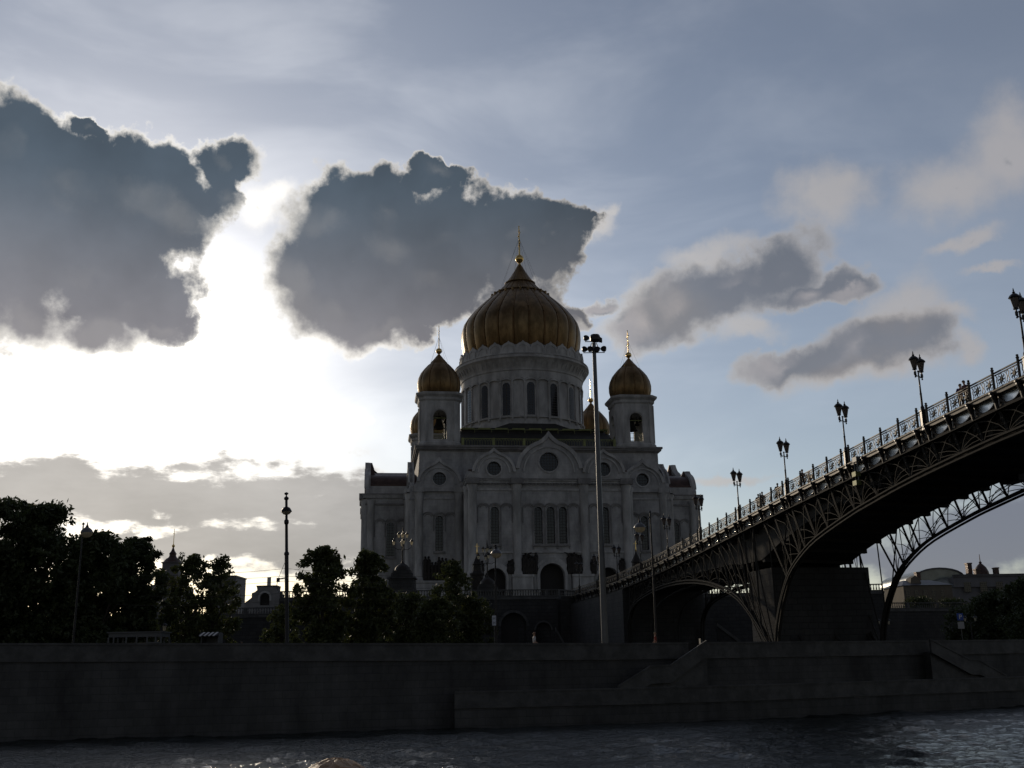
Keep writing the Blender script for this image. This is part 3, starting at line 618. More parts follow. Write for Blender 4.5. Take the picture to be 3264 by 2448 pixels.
# roof, gallery railing and crest
m = cmb(); m.hexa([(-25.5, -25.5, 51.2), (25.5, -25.5, 51.2), (25.5, 25.5, 51.2), (-25.5, 25.5, 51.2)], [(-17.2, -17.2, 56.6), (17.2, -17.2, 56.6), (17.2, 17.2, 56.6), (-17.2, 17.2, 56.6)])
m.box(-17.0, 17.0, -17.0, 17.0, 56.6, 57.6); m.hexa([(-9, -16.9, 57.6), (9, -16.9, 57.6), (5, -15, 57.6), (-5, -15, 57.6)], [(-5.5, -16.5, 58.9), (5.5, -16.5, 58.9), (4.5, -15, 59.0), (-4.5, -15, 59.0)])
cb(m, 'roof', ROOFD)
for rot in range(4):
    m = cmb(rot)
    m.box(-17.6, 17.6, -26.3, -26.15, 53.0, 53.15); m.box(-17.6, 17.6, -26.3, -26.15, 51.35, 51.5)
    for k in range(6): x = -17.4 + k * 6.96; m.box(x - .3, x + .3, -26.4, -26.05, 51.2, 53.2)
    k = -17.4
    while k < 17.3: m.tube([(k, -26.22, 53.0), (k + .3, -26.22, 52.45), (k + .6, -26.22, 53.0)], .06, 4); m.tube([(k + .3, -26.22, 52.45), (k + .3, -26.22, 51.5)], .04, 4); k += .6
    cb(m, 'roof_railing', BRASS)
    m = cmb(rot); m.box(-17.8, 17.8, -17.75, -17.5, 57.0, 57.12)
    for k in range(9): x = -17 + k * 4.0; m.box(x, x + 2.9, -17.85, -17.45, 57.12, 57.42)
    for k in range(10): x = -17.8 + k * 3.95; m.box(x - .06, x + .06, -17.7, -17.55, 56.2, 57.3)
    cb(m, 'roof_crest', BRASS)
# drum
dr = cmb(); dr.lathe([(15.9, 56.0), (15.9, 58.6), (15.3, 60.3), (15.15, 61), (15.15, 70.4), (15.4, 70.6), (15.4, 72.3), (15.6, 72.5), (15.6, 73.0), (15.9, 73.4), (16.0, 73.9), (16.9, 75.1), (17.2, 75.3), (17.2, 75.75), (16.9, 75.95), (17.1, 76.2), (16.7, 76.4), (15.6, 76.7), (15.6, 78.2), (14.4, 78.4), (14.4, 79.2)], 96)
drum = cb(dr, 'drum', STONE2, smooth=True)
def slab(mb, th0, th1, zlo, zhi, r0, r1, n):
    vs = []; fs = []
    for i in range(n + 1):
        th = th0 + (th1 - th0) * i / n; a, b_ = zlo(th), zhi(th); c_, s_ = math.cos(th), math.sin(th)
        vs += [(r0 * c_, r0 * s_, a), (r1 * c_, r1 * s_, a), (r1 * c_, r1 * s_, b_), (r0 * c_, r0 * s_, b_)]
    for i in range(n):
        for k in range(4): fs.append((4 * i + k, 4 * i + (k + 1) % 4, 4 * i + 4 + (k + 1) % 4, 4 * i + 4 + k))
    fs += [(0, 1, 2, 3), (4 * n + 3, 4 * n + 2, 4 * n + 1, 4 * n)]
    mb.add(vs, fs)
R16 = 2 * math.pi / 32
def scal(th, base, amp):     # round arches, 32 around the drum
    q = ((th / R16 + .5) % 1) * 2 - 1; return base + amp * math.sqrt(max(0, 1 - q * q))
m = cmb(); slab(m, 0, 2 * math.pi, lambda t: scal(t, 69.75, 1.0), lambda t: 71.2, 15.1, 15.42, 384)
slab(m, 0, 2 * math.pi, lambda t: scal(t, 69.35, .8), lambda t: scal(t, 69.6, .98), 15.1, 15.6, 384)
for k in range(32):
    th = (k + .5) * R16; m.lathe([(.30, 60.9), (.30, 61.3), (.2, 61.5), (.2, 69.0), (.32, 69.3), (.32, 69.8)], 8, (15.3 * math.cos(th), 15.3 * math.sin(th), 0))
    m.lathe([(.02, 59.6), (.3, 60.3), (.36, 60.9)], 6, (15.45 * math.cos(th), 15.45 * math.sin(th), 0))
slab(m, 0, 2 * math.pi, lambda t: 60.75, lambda t: 61.05, 15.1, 15.65, 96)
for k in range(72):
    th = 2 * math.pi * k / 72; m.tube([(15.75 * math.cos(th), 15.75 * math.sin(th), 73.3), (16.6 * math.cos(th), 16.6 * math.sin(th), 74.6)], .16, 4)
cb(m, 'drum_arcade', STONE2, drum)
for k in range(16):
    th = -math.pi / 2 + k * math.pi / 8; hw = .93 / 15.2
    m = cmb(); slab(m, th - hw, th + hw, lambda t: 61.4, lambda t: 68.55 + .9 * math.sqrt(max(0, 1 - ((t - th) / hw) ** 2)), 15.12, 15.2, 12); cb(m, 'drum_window', WINM, drum)
m = cmb()     # ring of little kokoshniks around the foot of the dome
n_ = 28
def crown(t):
    q = abs(((t / (2 * math.pi / n_)) % 1) * 2 - 1); return 78.0 + 1.35 * math.sqrt(max(0, 1 - q * q)) + (.45 * max(0, 1 - q / .3) ** 1.6)
slab(m, 0, 2 * math.pi, lambda t: 76.7, crown, 15.3, 15.85, n_ * 14)
for k in range(n_):
    th = 2 * math.pi * (k + .5) / n_; m.tube([(15.9 * math.cos(th + a), 15.9 * math.sin(th + a), 78.0 + b_) for a, b_ in [(-.08, -.9), (-.075, .2), (0, .85), (.075, .2), (.08, -.9)]], .09, 4)
cb(m, 'kokoshnik_ring', STONE2, drum)
# domes
def onion(parent, prof, c, seg, gores, rn, ball, neck, cross, scale):
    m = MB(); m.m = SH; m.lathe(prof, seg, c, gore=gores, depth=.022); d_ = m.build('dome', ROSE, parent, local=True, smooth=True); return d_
def cross(mb, c, z0, z1, s):
    x, y = c; mb.tube([(x, y, z0), (x, y, z1)], [.14 * s, .08 * s], 8)
    h = z1 - z0; mb.tube([(x, y - .95 * s, z0 + h * .72), (x, y + .95 * s, z0 + h * .72)], .09 * s, 6); mb.tube([(x, y - .5 * s, z0 + h * .85), (x, y + .5 * s, z0 + h * .85)], .08 * s, 6)
    mb.tube([(x, y - .6 * s, z0 + h * .50), (x, y + .6 * s, z0 + h * .57)], .08 * s, 6)
    mb.tube([(x, y + .75 * s * math.cos(a), z0 + h * .42 + .6 * s * math.sin(a)) for a in [math.pi * (1 + k / 8) for k in range(9)]], [.03 * s] + [.1 * s] * 7 + [.03 * s], 6)
    for yy, zz_ in ((-.95, .72), (.95, .72), (0, 1.0)): mb.lathe([(.02, -.14 * s), (.13 * s, 0), (.02, .14 * s)], 8, (x, y + yy * s, z0 + h * zz_))
prof = [(14.3, 79.0), (14.75, 80.2), (15.15, 82.0), (15.4, 84.2), (15.35, 86.2), (14.9, 87.8), (13.95, 89.4), (12.6, 91.1), (11.0, 92.8), (9.2, 94.5), (7.5, 96.0), (5.9, 97.4), (4.7, 98.6), (3.75, 99.8), (3.8, 100.0), (2.6, 101.6), (1.6, 103.2), (.85, 104.6), (.4, 105.3)]
dome = onion(ch, prof, (0, 0, 0), 240, 24, .1, 0, 0, 0, 1)
m = cmb()
for k in range(24):
    th = 2 * math.pi * (k + .0) / 24; m.tube([((r * .985) * math.cos(th), (r * .985) * math.sin(th), z) for r, z in prof[:14]], [.17] * 8 + [.15, .13, .12, .11, .1, .09], 5, False)
cb(m, 'dome_rib', RIBM, dome, True)
m = cmb(); m.lathe([(3.7, 99.7), (4.0, 99.85), (4.0, 100.05), (3.6, 100.2)], 48); m.lathe([(6.9, 96.4), (7.15, 96.5), (7.1, 96.75), (6.6, 96.9)], 72)
for k in range(24): th = 2 * math.pi * (k + .5) / 24; m.lathe([(.02, 95.2), (.32, 95.9), (.3, 96.6)], 6, (7.5 * math.cos(th), 7.5 * math.sin(th), 0))
cb(m, 'dome_collar', ROSE, dome, True)
m = cmb(); m.lathe([(.4, 105.2), (.3, 105.7), (.45, 105.9), (.75, 106.1), (1.05, 106.6), (1.12, 107.0), (1.0, 107.5), (.6, 107.95), (.2, 108.1)], 24); cb(m, 'ball', GOLD, dome, True)
m = cmb(); cross(m, (0, 0), 108.0, 116.2, 1.6); cb(m, 'cross', GOLD, dome, True)
m = cmb()
for k in range(8): th = 2 * math.pi * (k + .4) / 8; m.tube([(0, 0, 112.8), (5.6 * math.cos(th), 5.6 * math.sin(th), 97.9)], .022, 3)
cb(m, 'guy_wires', BLACKI, dome)
def cham(mb, cx, cy, profl, c_=.3):
    """chamfered square lathe: list of (half width, z)"""
    vs = []; fs = []
    for h, z in profl:
        q = h * (1 - c_)
        vs += [(cx + a, cy + b_, z) for a, b_ in ((h, -q), (h, q), (q, h), (-q, h), (-h, q), (-h, -q), (-q, -h), (q, -h))]
    for i in range(len(profl) - 1):
        for k in range(8): fs.append((8 * i + k, 8 * i + (k + 1) % 8, 8 * i + 8 + (k + 1) % 8, 8 * i + 8 + k))
    fs += [tuple(range(8))[::-1], tuple(range(8 * (len(profl) - 1), 8 * len(profl)))]
    mb.add(vs, fs)
sp_ = [(4.35, 63.5), (4.7, 64.3), (4.98, 65.4), (5.0, 66.6), (4.75, 67.8), (4.25, 68.9), (3.5, 69.9), (2.7, 70.8), (2.0, 71.4), (1.95, 71.6), (1.25, 72.4), (.7, 73.1), (.3, 73.6)]
tw_src = None
for sx, sy in ((-1, -1), (1, -1), (-1, 1), (1, 1)):
    if tw_src is None:
        H = 4.45; Q = H * .70
        e = bpy.data.objects.new('bell_tower', None); COL.objects.link(e)
        m = MB(); m.m = SH
        base_pos = (-22.55, -22.55)
        m.m = SH
        for k in range(4):
            m.m = SH @ Matrix.Rotation(R(90 * k), 4, 'Z')
            m.plate([(-Q, 51.6), (Q, 51.6), (Q, 62.0), (-Q, 62.0)], [arch(0, 1.5, 52.7, 57.9, 10)], -H, -H + .8)
            m.hexa([(Q, -H, 51.6), (H, -Q, 51.6), (H - .5, -Q + .5, 51.6), (Q - .5, -H + .5 + .301, 51.6)], [(Q, -H, 62), (H, -Q, 62), (H - .5, -Q + .5, 62), (Q - .5, -H + .5 + .301, 62)])
            m.ribbon([(-1.9, 56.2)] + [(1.9 * math.cos(math.pi * (1 - j / 14)), 57.9 + 1.9 * math.sin(math.pi * j / 14)) for j in range(15)] + [(1.9, 56.2)], .22, -H - .15, -H + .02)
            m.tube([(Q, -H, 52.4), (Q, -H, 61.4)], .2, 6); m.tube([(-Q, -H, 52.4), (-Q, -H, 61.4)], .2, 6)
        m.m = SH; cham(m, 0, 0, [(H + .35, 51.2), (H + .35, 51.9), (H + .1, 52.3), (H - .9, 52.32)]); cham(m, 0, 0, [(H - .8, 59.9), (H - .8, 60.3)])
        wall0 = m
        from_me = wall0
        def mk(name, mbx, mt, sm=False, par=None):
            return mbx.build(name, mt, par, local=True, smooth=sm)
        tower = mk('bell_tower', wall0, STONE2, False, ch); bpy.data.objects.remove(e)
        m = MB(); m.m = SH; cham(m, 0, 0, [(H + .05, 61.6), (H + .3, 61.9), (H + .35, 62.4), (H + .85, 62.9), (H + .95, 63.2), (H + .95, 63.45), (H - .1, 63.6)]); mk('tower_cornice', m, STONE2, False, tower)
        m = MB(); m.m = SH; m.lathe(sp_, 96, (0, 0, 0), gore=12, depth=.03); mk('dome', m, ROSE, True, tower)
        m = MB(); m.m = SH
        for k in range(12): th = 2 * math.pi * k / 12; m.tube([(r * .98 * math.cos(th), r * .98 * math.sin(th), z) for r, z in sp_[:9]], [.1] * 6 + [.08, .07, .06], 5, False)
        mk('dome_rib', m, RIBM, True, tower)
        m = MB(); m.m = SH; m.lathe([(.3, 73.5), (.2, 73.75), (.4, 73.9), (.68, 74.2), (.74, 74.5), (.62, 74.9), (.2, 75.2)], 20); mk('ball', m, GOLD, True, tower)
        m = MB(); m.m = SH; cross(m, (0, 0), 75.1, 80.6, 1.0); mk('cross', m, GOLD, True, tower)
        m = MB(); m.m = SH
        for k in range(4): th = math.pi * (k + .5) / 2; m.tube([(0, 0, 78.0), (3.2 * math.cos(th), 3.2 * math.sin(th), 70.2)], .02, 3)
        mk('guy_wires', m, BLACKI, False, tower)
        m = MB(); m.m = SH
        m.lathe([(.1, 59.8), (.1, 59.0), (.45, 58.9), (.6, 58.4), (.75, 57.4), (1.1, 56.5), (1.35, 56.1), (1.3, 56.0), (.05, 56.6)], 18); m.tube([(0, 0, 57), (0, 0, 55.7)], .08, 6)
        for a, b_ in ((-1.9, -1.6), (1.8, -1.7), (1.7, 1.8), (-1.8, 1.9)): m.lathe([(.06, 59.8), (.06, 59.2), (.3, 59.1), (.4, 58.4), (.7, 57.8), (.02, 58.2)], 12, (a, b_, 0))
        mk('bell', m, BRONZE, True, tower)
        m = MB(); m.m = SH
        for k in range(4):
            m.m = SH @ Matrix.Rotation(R(90 * k), 4, 'Z')
            for z in (53.5, 54.6): m.tube([(-1.5, -H + .3, z), (1.5, -H + .3, z)], .05, 5)
            for j in range(9): m.tube([(-1.4 + j * .35, -H + .3, 52.5), (-1.4 + j * .35, -H + .3, 54.6)], .03, 4)
            m.tube([(-1.5, -H + .3, 57.6), (1.5, -H + .3, 57.6)], .1, 5)
        mk('belfry_railing', m, BRASS, False, tower)
        tower.location = (22.55 * sx, 22.55 * sy, 0); tw_src = tower
    else:
        c_ = tw_src.copy(); COL.objects.link(c_); c_.parent = ch; c_.location = (22.55 * sx, 22.55 * sy, 0)
        for g_ in tw_src.children: d_ = g_.copy(); COL.objects.link(d_); d_.parent = c_
m = cmb(); m.box(-19.5, 19.5, -WF - 6, -WF - 1.8, TZ + .03, TZ + .5); m.box(-19, 19, -WF - 5, -WF - 1.81, TZ + .503, TZ + 1.0); cb(m, 'front_steps', GRANS)

# ------------------------------------------------------------------ footbridge
BM = -1.9 / 10.59; BL = math.hypot(BM, 1); BN = Vector((1, -BM, 0)) / BL; BD = Vector((BM, 1, 0)) / BL; BW = 10.3
def bp_(Y, off=0.0, z=0.0): return Vector((27.33 + BM * (Y - 69), Y, z)) + BN * off
def interp(T, y):
    if y <= T[0][0]: return T[0][1]
    for (a, b_), (c_, d_) in zip(T, T[1:]):
        if y <= c_: return b_ + (d_ - b_) * (y - a) / (c_ - a)
    return T[-1][1]
DZT = [(-40, 19.2), (0, 20.3), (20, 20.5), (40, 20.15), (58.7, 19.5), (69, 18.95), (79, 18.38), (90, 17.72), (100.6, 17.0), (111, 16.25), (122, 15.5), (131.5, 14.95), (145, 14.4), (160, 14.25), (172, 14.22)]
def dz_(y): return interp(DZT, y)
ARC1 = [(-5, 15.4), (10, 16.6), (25, 17.3), (40, 17.35), (50, 17.15), (59.1, 16.85), (65.2, 16.47), (71.6, 15.91), (77.3, 15.2), (80.5, 14.71), (85.8, 13.67), (89.0, 12.6), (91.4, 11.35), (93.0, 9.8), (94.2, 8.21), (95.0, 6.6), (95.5, 4.6)]
ARC2 = [(96.4, 4.6), (96.8, 5.57), (100.0, 8.09), (103.1, 9.97), (106.9, 11.16), (110.8, 11.93), (115.6, 12.47), (121.1, 12.7), (127.1, 12.57), (132.9, 12.09), (137.3, 11.33), (139.8, 10.0), (140.8, 8.2), (141.0, 4.6)]
def smooth(T, k=3):
    out = []
    for i in range(len(T) - 1):
        p0, p1, p2, p3 = [Vector(T[max(0, min(len(T) - 1, i + j))]) for j in (-1, 0, 1, 2)]
        for q in range(k):
            t_ = q / k; out.append(tuple(.5 * ((2 * p1) + (-p0 + p2) * t_ + (2 * p0 - 5 * p1 + 4 * p2 - p3) * t_ * t_ + (-p0 + 3 * p1 - 3 * p2 + p3) * t_ ** 3)))
    return out + [T[-1]]
A1, A2 = smooth(ARC1), smooth(ARC2)
br = thing('footbridge', 'dark steel arch footbridge with lacework railings rising to the right over the river', 'bridge', (25, 96, ROAD))
Y0, Y1 = 8.0, 171.5
ys = [Y0 + (Y1 - Y0) * k / 60 for k in range(61)]
def along(mb, o0, o1, za, zb, ylist=None, f=None):
    f = f or dz_; yl = ylist or ys; vs = []; fs = []
    for y in yl:
        z = f(y); vs += [bp_(y, o0, z + za), bp_(y, o1, z + za), bp_(y, o1, z + zb), bp_(y, o0, z + zb)]
    n = len(yl)
    for i in range(n - 1):
        for k in range(4): fs.append((4 * i + k, 4 * i + (k + 1) % 4, 4 * i + 4 + (k + 1) % 4, 4 * i + 4 + k))
    fs += [(0, 1, 2, 3), (4 * n - 1, 4 * n - 2, 4 * n - 3, 4 * n - 4)]
    mb.add(vs, fs)
m = MB(); along(m, .12, BW - .12, -.3, -.03); m.build('deck', PAVE, br)
m = MB(); along(m, .35, BW - .35, -1.2, -1.02)
y = 10.0
while y < 141:
    for a, b_ in ((.3, BW - .3),):
        m.hexa([bp_(y, a, dz_(y) - 1.62), bp_(y + .25, a, dz_(y) - 1.62), bp_(y + .25, b_, dz_(y) - 1.62), bp_(y, b_, dz_(y) - 1.62)], [bp_(y, a, dz_(y) - 1.203), bp_(y + .25, a, dz_(y) - 1.203), bp_(y + .25, b_, dz_(y) - 1.203), bp_(y, b_, dz_(y) - 1.203)])
    y += 2.7
m.build('deck_underside', UNDER, br)
GB = [(8, 18.4), (40, 18.3), (60, 17.35), (68, 16.95), (76.3, 16.35), (81.3, 15.95), (88.3, 15.1), (94.5, 13.9), (97, 13.2), (99, 12.7), (104, 12.7), (106, 12.95), (141, 12.95)]
m = MB(); yl = [q for q in ys if q < 97] + [97, 99, 101.5, 104, 106] + [q for q in ys if 107 < q < 141.5]; vs = []; fs = []
for y in yl:
    z = interp(GB, y); vs += [bp_(y, .9, z + .35), bp_(y, BW - .8, z), bp_(y, BW - .8, dz_(y) - 1.21), bp_(y, .9, dz_(y) - 1.21)]
for i in range(len(yl) - 1):
    for k in range(4): fs.append((4 * i + k, 4 * i + (k + 1) % 4, 4 * i + 4 + (k + 1) % 4, 4 * i + 4 + k))
fs += [(0, 1, 2, 3), (4 * len(yl) - 1, 4 * len(yl) - 2, 4 * len(yl) - 3, 4 * len(yl) - 4)]
m.add(vs, fs)
y = 12.0
while y < 140:      # stiffening ribs that notch the girder's lower edge
    z = interp(GB, y); m.hexa([bp_(y, .95, z - .02), bp_(y + .5, .95, z - .02), bp_(y + .5, BW - .6, z - .22), bp_(y, BW - .6, z - .22)], [bp_(y, .95, z + .5), bp_(y + .5, .95, z + .5), bp_(y + .5, BW - .6, z + .3), bp_(y, BW - .6, z + .3)]); y += 2.7
m.build('girder', UNDER, br)
for o0, s in ((0.0, 1), (BW, -1)):
    m = MB(); a, b_ = sorted((o0 - s * .16, o0 + s * .3)); along(m, a, b_, -.24, -.02); a, b_ = sorted((o0 - s * .22, o0 + s * .1)); along(m, a, b_, -.02, .05); m.build('fascia_beam', IRON, br)
    m = MB(); a, b_ = sorted((o0 - s * .1, o0 + s * .2)); along(m, a, b_, -1.16, -.98); a, b_ = sorted((o0 - s * .24, o0 - s * .1)); along(m, a, b_, -1.2, -1.14); m.build('top_chord', STEEL, br)
    m = MB(); along(m, o0 - .05, o0 + .05, 1.06, 1.13); along(m, o0 - .03, o0 + .03, .93, .98); along(m, o0 - .03, o0 + .03, .12, .17); m.build('handrail', IRON, br)
# bays: four of 2.4 m and one of 1.2 m by each lamp, as long as the bridge
LY = [58.1 + 10.8 * k for k in range(-4, 11)]
posts = []
for ly in LY: posts += [ly - .6, ly + .6, ly + 3.0, ly + 5.4, ly + 7.8]
posts = [p for p in posts if 12 < p < 170]
def post_mesh(y, o, s):
    m = MB(); p = bp_(y, o, dz_(y)); m.lathe([(.10, -.25), (.10, 0), (.085, .02), (.085, 1.22), (.11, 1.24), (.11, 1.29), (.05, 1.31), (.09, 1.38), (.07, 1.44), (.01, 1.46)], 6, tuple(p)); return m
pm = None
for y in posts:
    for o, s in ((-.12, 1), (BW + .12, -1)):
        if (s == -1 and y > 120) or len([1 for c_ in br.children if c_.name.startswith('railing_post')]) >= 98: continue
        if pm is None: pm = post_mesh(y, o, s).build('railing_post', IRON, br); pz = bp_(y, o, dz_(y))
        else: c_ = pm.copy(); COL.objects.link(c_); c_.parent = br; c_.location = bp_(y, o, dz_(y)) - pz
# brackets between the lunettes, lunettes
nl = 0
for y, yn in zip(posts, posts[1:]):
    w = yn - y; yc = (y + yn) / 2; n = 12; near_ = y < 140
    hw = w / 2 - .13; hh = .70 if w > 2 else .62
    if nl < 60 and y > 50:
        m = MB(); vs = []; K = 12; J = 4
        for j in range(J + 1):       # a shallow half-bowl, hollow towards the river
            q = j / J
            for k in range(K + 1):
                a = math.pi * k / K; yy = yc - hw * math.cos(a) * q; zz = -hh * math.sin(a) * q
                vs.append(bp_(yy, .10 + .10 * (1 - q * q), dz_(yy) - .26 + zz))
        fs = [(j * (K + 1) + k, j * (K + 1) + k + 1, (j + 1) * (K + 1) + k + 1, (j + 1) * (K + 1) + k) for j in range(J) for k in range(K)]
        m.add(vs, fs); m.build('lunette', LUNM, br, smooth=True); nl += 1
        m = MB(); m.tube([bp_(yc - hw * math.cos(math.pi * k / 12), -.02, dz_(yc) + (dz_(yn) - dz_(y)) * (-.5 * hw / w * 2 * math.cos(math.pi * k / 12)) - .26 - hh * math.sin(math.pi * k / 12)) for k in range(13)], .06, 5); m.build('lunette_rim', IRON, br)
    # the spandrel plate behind, cut round the half circle
    for o, s in ((.06, 1), (BW - .06, -1)):
        m = MB(); m.m = Matrix(((BD.x, BN.x, 0, 0), (BD.y, BN.y, 0, 0), (0, 0, 1, 0), (0, 0, 0, 1))); m.m = Matrix.Translation(bp_(yc, o, 0)) @ m.m
        L2 = w * BL / 2; sl_ = (dz_(yn) - dz_(y)) / (2 * L2)
        def zq(x): return dz_(yc) + sl_ * x
        H2 = hw * BL
        outer = [(-L2, zq(-L2) - 1.1), (L2, zq(L2) - 1.1), (L2, zq(L2) - .2), (H2, zq(H2) - .2)] + [(H2 * math.cos(math.pi * k / n), zq(H2 * math.cos(math.pi * k / n)) - .26 - hh * math.sin(math.pi * k / n)) for k in range(n + 1)] + [(-H2, zq(-H2) - .2), (-L2, zq(-L2) - .2)]
        if y > 12 and (s == 1): m.plate(outer, [], -.02, .03); m.build('spandrel_plate', BLACKI, br)
bk = None
for y in posts:
    if y < 14: continue
    if bk is None:
        m = MB(); z0_ = dz_(y); m.tube([bp_(y, -.09, z0_ - 1.1), bp_(y, -.14, z0_ - .7), bp_(y, -.30, z0_ - .3), bp_(y, -.34, z0_ - .1)], [.1, .13, .16, .12], 6)
        m.lathe([(.02, -.14), (.16, -.04), (.16, .04), (.02, .14)], 7, tuple(bp_(y, -.36, z0_ - .16))); bk = m.build('bracket', BLACKI, br); bk0 = bp_(y, 0, z0_)
    else: c_ = bk.copy(); COL.objects.link(c_); c_.parent = br; c_.location = bp_(y, 0, dz_(y)) - bk0
# railing lacework: flowers, scrolls and leaves in every bay
def lace(y, yn, o, fine):
    m = MB(); w = (yn - y) * BL; e = (dz_(yn) - dz_(y)) / w
    def pt(x, z): return bp_(y, o, 0) + BD * x + Vector((0, 0, dz_(y) + e * x + z))
    r = .016
    def scroll(cx, cz, r0, r1, a0, a1, n): m.tube([pt(cx + (r0 + (r1 - r0) * k / n) * math.cos(a0 + (a1 - a0) * k / n), cz + (r0 + (r1 - r0) * k / n) * math.sin(a0 + (a1 - a0) * k / n)) for k in range(n + 1)], r, 3, False)
    cs = [w * .25, w * .75] if w > 2 else [w * .5]
    for cx in cs:
        rr = .36
        if fine:
            scroll(cx, .55, rr, rr, 0, 2 * math.pi, 14)
            m.tube([pt(cx, .55) - BN * .05, pt(cx, .55) + BN * .05], .13, 8)
            for k in range(8):
                a = 2 * math.pi * k / 8; m.tube([pt(cx + .1 * math.cos(a), .55 + .1 * math.sin(a)), pt(cx + .22 * math.cos(a + .25), .55 + .22 * math.sin(a + .25)), pt(cx + rr * math.cos(a), .55 + rr * math.sin(a))], [.025, .05, .015], 3, False)
        else:
            scroll(cx, .55, rr, rr, 0, 2 * math.pi, 8); m.tube([pt(cx, .55) - BN * .05, pt(cx, .55) + BN * .05], .2, 6)
            for k in range(4): a = math.pi / 4 + math.pi * k / 2; m.tube([pt(cx, .55), pt(cx + rr * math.cos(a), .55 + rr * math.sin(a))], .03, 3, False)
    xs = [0.06, w * .5, w - .06] if w > 2 else [.06, w - .06]
    for x in xs:
        for s in (-1, 1):
            if (x < .1 and s < 0) or (x > w - .1 and s > 0): continue
            m.tube([pt(x, .15), pt(x + s * .14, .35), pt(x + s * .05, .55), pt(x + s * .14, .78), pt(x, .94)], [.02, .03, .035, .03, .02], 3, False)
            if fine:
                scroll(x + s * .13, .26, .10, .03, -1.6, 3.5, 7); scroll(x + s * .13, .84, .10, .03, 1.6, -3.5, 7)
                scroll(x + s * .30, .90, .06, .02, 0, 5, 5); scroll(x + s * .30, .20, .06, .02, 0, -5, 5)
    return m
k = 0
for y, yn in zip(posts, posts[1:]):
    if y < 14: continue
    if k < 90: lace(y, yn, 0, 50 < y < 112).build('railing_panel', IRON, br); k += 1
k = 0
for y, yn in zip(posts, posts[1:]):
    if 56 < y < 100 and k < 30: lace(y, yn, BW, False).build('railing_panel', IRON, br); k += 1
# arch trusses
def chord(mb, A, o, dzc=0.0, r=.11): mb.tube([bp_(y, o, z + dzc) for y, z in A], r, 6)
def truss(o, det):
    q = MB(); s = 1 if o < 1 else -1
    for A in (A1, A2):
        chord(q, A, o, 0, .10); chord(q, [(y, z) for y, z in A], o + s * .0, -.30 if True else 0, .10)
        chord(q, A, o + s * .32, -.15, .15)
    q.build('arch_chord', STEEL, br)
    nodes = []
    # radial posts: tops under the railing posts, feet leaning towards the crown
    T1 = [p for p in posts if 30 < p < 97]
    F1 = [(30, 29.6), (61.2, 60.6), (69, 68.4), (78, 77), (83.1, 81.9), (87.9, 86.2), (91.3, 89.2), (93.9, 91.0), (97, 92.4)]
    T2 = [p for p in posts if 97 < p < 140]
    F2 = [(97, 97.4), (101, 99.4), (106, 104.0), (112, 111), (120, 120.2), (128, 128.8), (134, 135.4), (140, 140.3)]
    q = MB(); f = MB()
    for T, F_, A in ((T1, F1, A1), (T2, F2, A2)):
        big = []
        for p in T: yb = interp(F_, p); big.append((p, dz_(p) - 1.15, yb, interp(A, yb)))
        for i, (yt, zt, yb, zb) in enumerate(big):
            d = .07
            rp = MB()
            for e in (-d, d): rp.tube([bp_(yt + e, o, zt), bp_(yb + e, o, zb)], .055, 5, False)
            for f_ in (.1, .35, .6, .85): rp.tube([bp_(yt - d + (yb - yt) * f_, o, zt + (zb - zt) * f_), bp_(yt + d + (yb - yt) * f_, o, zt + (zb - zt) * f_)], .05, 4)
            rp.build('truss_post', STEEL, br)
            for sg in (-1, 1):
                j = i + sg
                if not (0 <= j < len(big)): continue
                ytn, ztn, ybn, zbn = big[j]; w = abs(ybn - yb)
                if w < .5: continue
                if i % 2 == 0:
                    # fan: curved ribs springing from this foot
                    for fr, hh in ((.95, .92), (.9, .42), (.9, .2)):
                        ye = yb + (ybn - yb) * fr; ze = zb + (zbn - zb) * fr; top = zt + (ztn - zt) * fr; yee = ye + (ytn - ybn) * hh * fr; H_ = (top - ze) * hh
                        f.tube([bp_(yb + (yee - yb) * c1, o, zb + (ze + H_ - zb) * c2) for c1, c2 in ((0, 0), (.28, .52), (.62, .86), (1, 1.0))], .034, 4, False)
                else:
                    # long bow from this foot to the head of the next post
                    f.tube([bp_(yb + (ytn - yb) * c1, o, zb + (ztn - zb) * c2) for c1, c2 in ((0, 0), (.22, .40), (.55, .78), (1, 1.0))], .04, 4, False)
    for yb, yt in ((93.4, 90.8), (94.6, 95.0), (95.4, 99.0), (95.8, 102.0), (96.2, 105.0), (97.2, 107.5)):
        f.tube([bp_(yt, o, dz_(yt) - 1.15), bp_(yb, o, max(4.6, interp(A1, yb) if yb < 95.5 else 4.7))], .06, 5, False)
    f.build('fan_ribs', STEEL, br)
truss(0.0, True); truss(BW, False)
q = MB()
for A in (A2,):
    for o in (3.4, 6.9): chord(q, A, o, -.1, .16)
q.build('inner_ribs', UNDER, br)
q = MB()
for (yt, yb) in ((72, 78), (77, 82.5), (82, 87), (87, 91), (70, 68)):
    for zq_ in (.25, .6): q.tube([bp_(yt, BW, dz_(yt) - 1.6), bp_(yb, BW, interp(A1, yb) + zq_)], .03, 4, False)
q.build('wind_bracing', STEEL, br)
def pier(y0, y1, z1, name):
    m = MB(); c_ = [bp_(y0, -.6), bp_(y0, BW + .6), bp_(y1, BW + .6), bp_(y1, -.6)]
    m.hexa([(p.x, p.y, ROAD - .4) for p in c_], [(p.x, p.y, z1) for p in c_]); m.hexa([tuple(Vector((p.x, p.y, z1 + .003)) + (p - (c_[0] + c_[2]) / 2) * .04) for p in c_], [tuple(Vector((p.x, p.y, z1 + .4)) + (p - (c_[0] + c_[2]) / 2) * .04) for p in c_])
    m.build(name, DKSTONE, br)
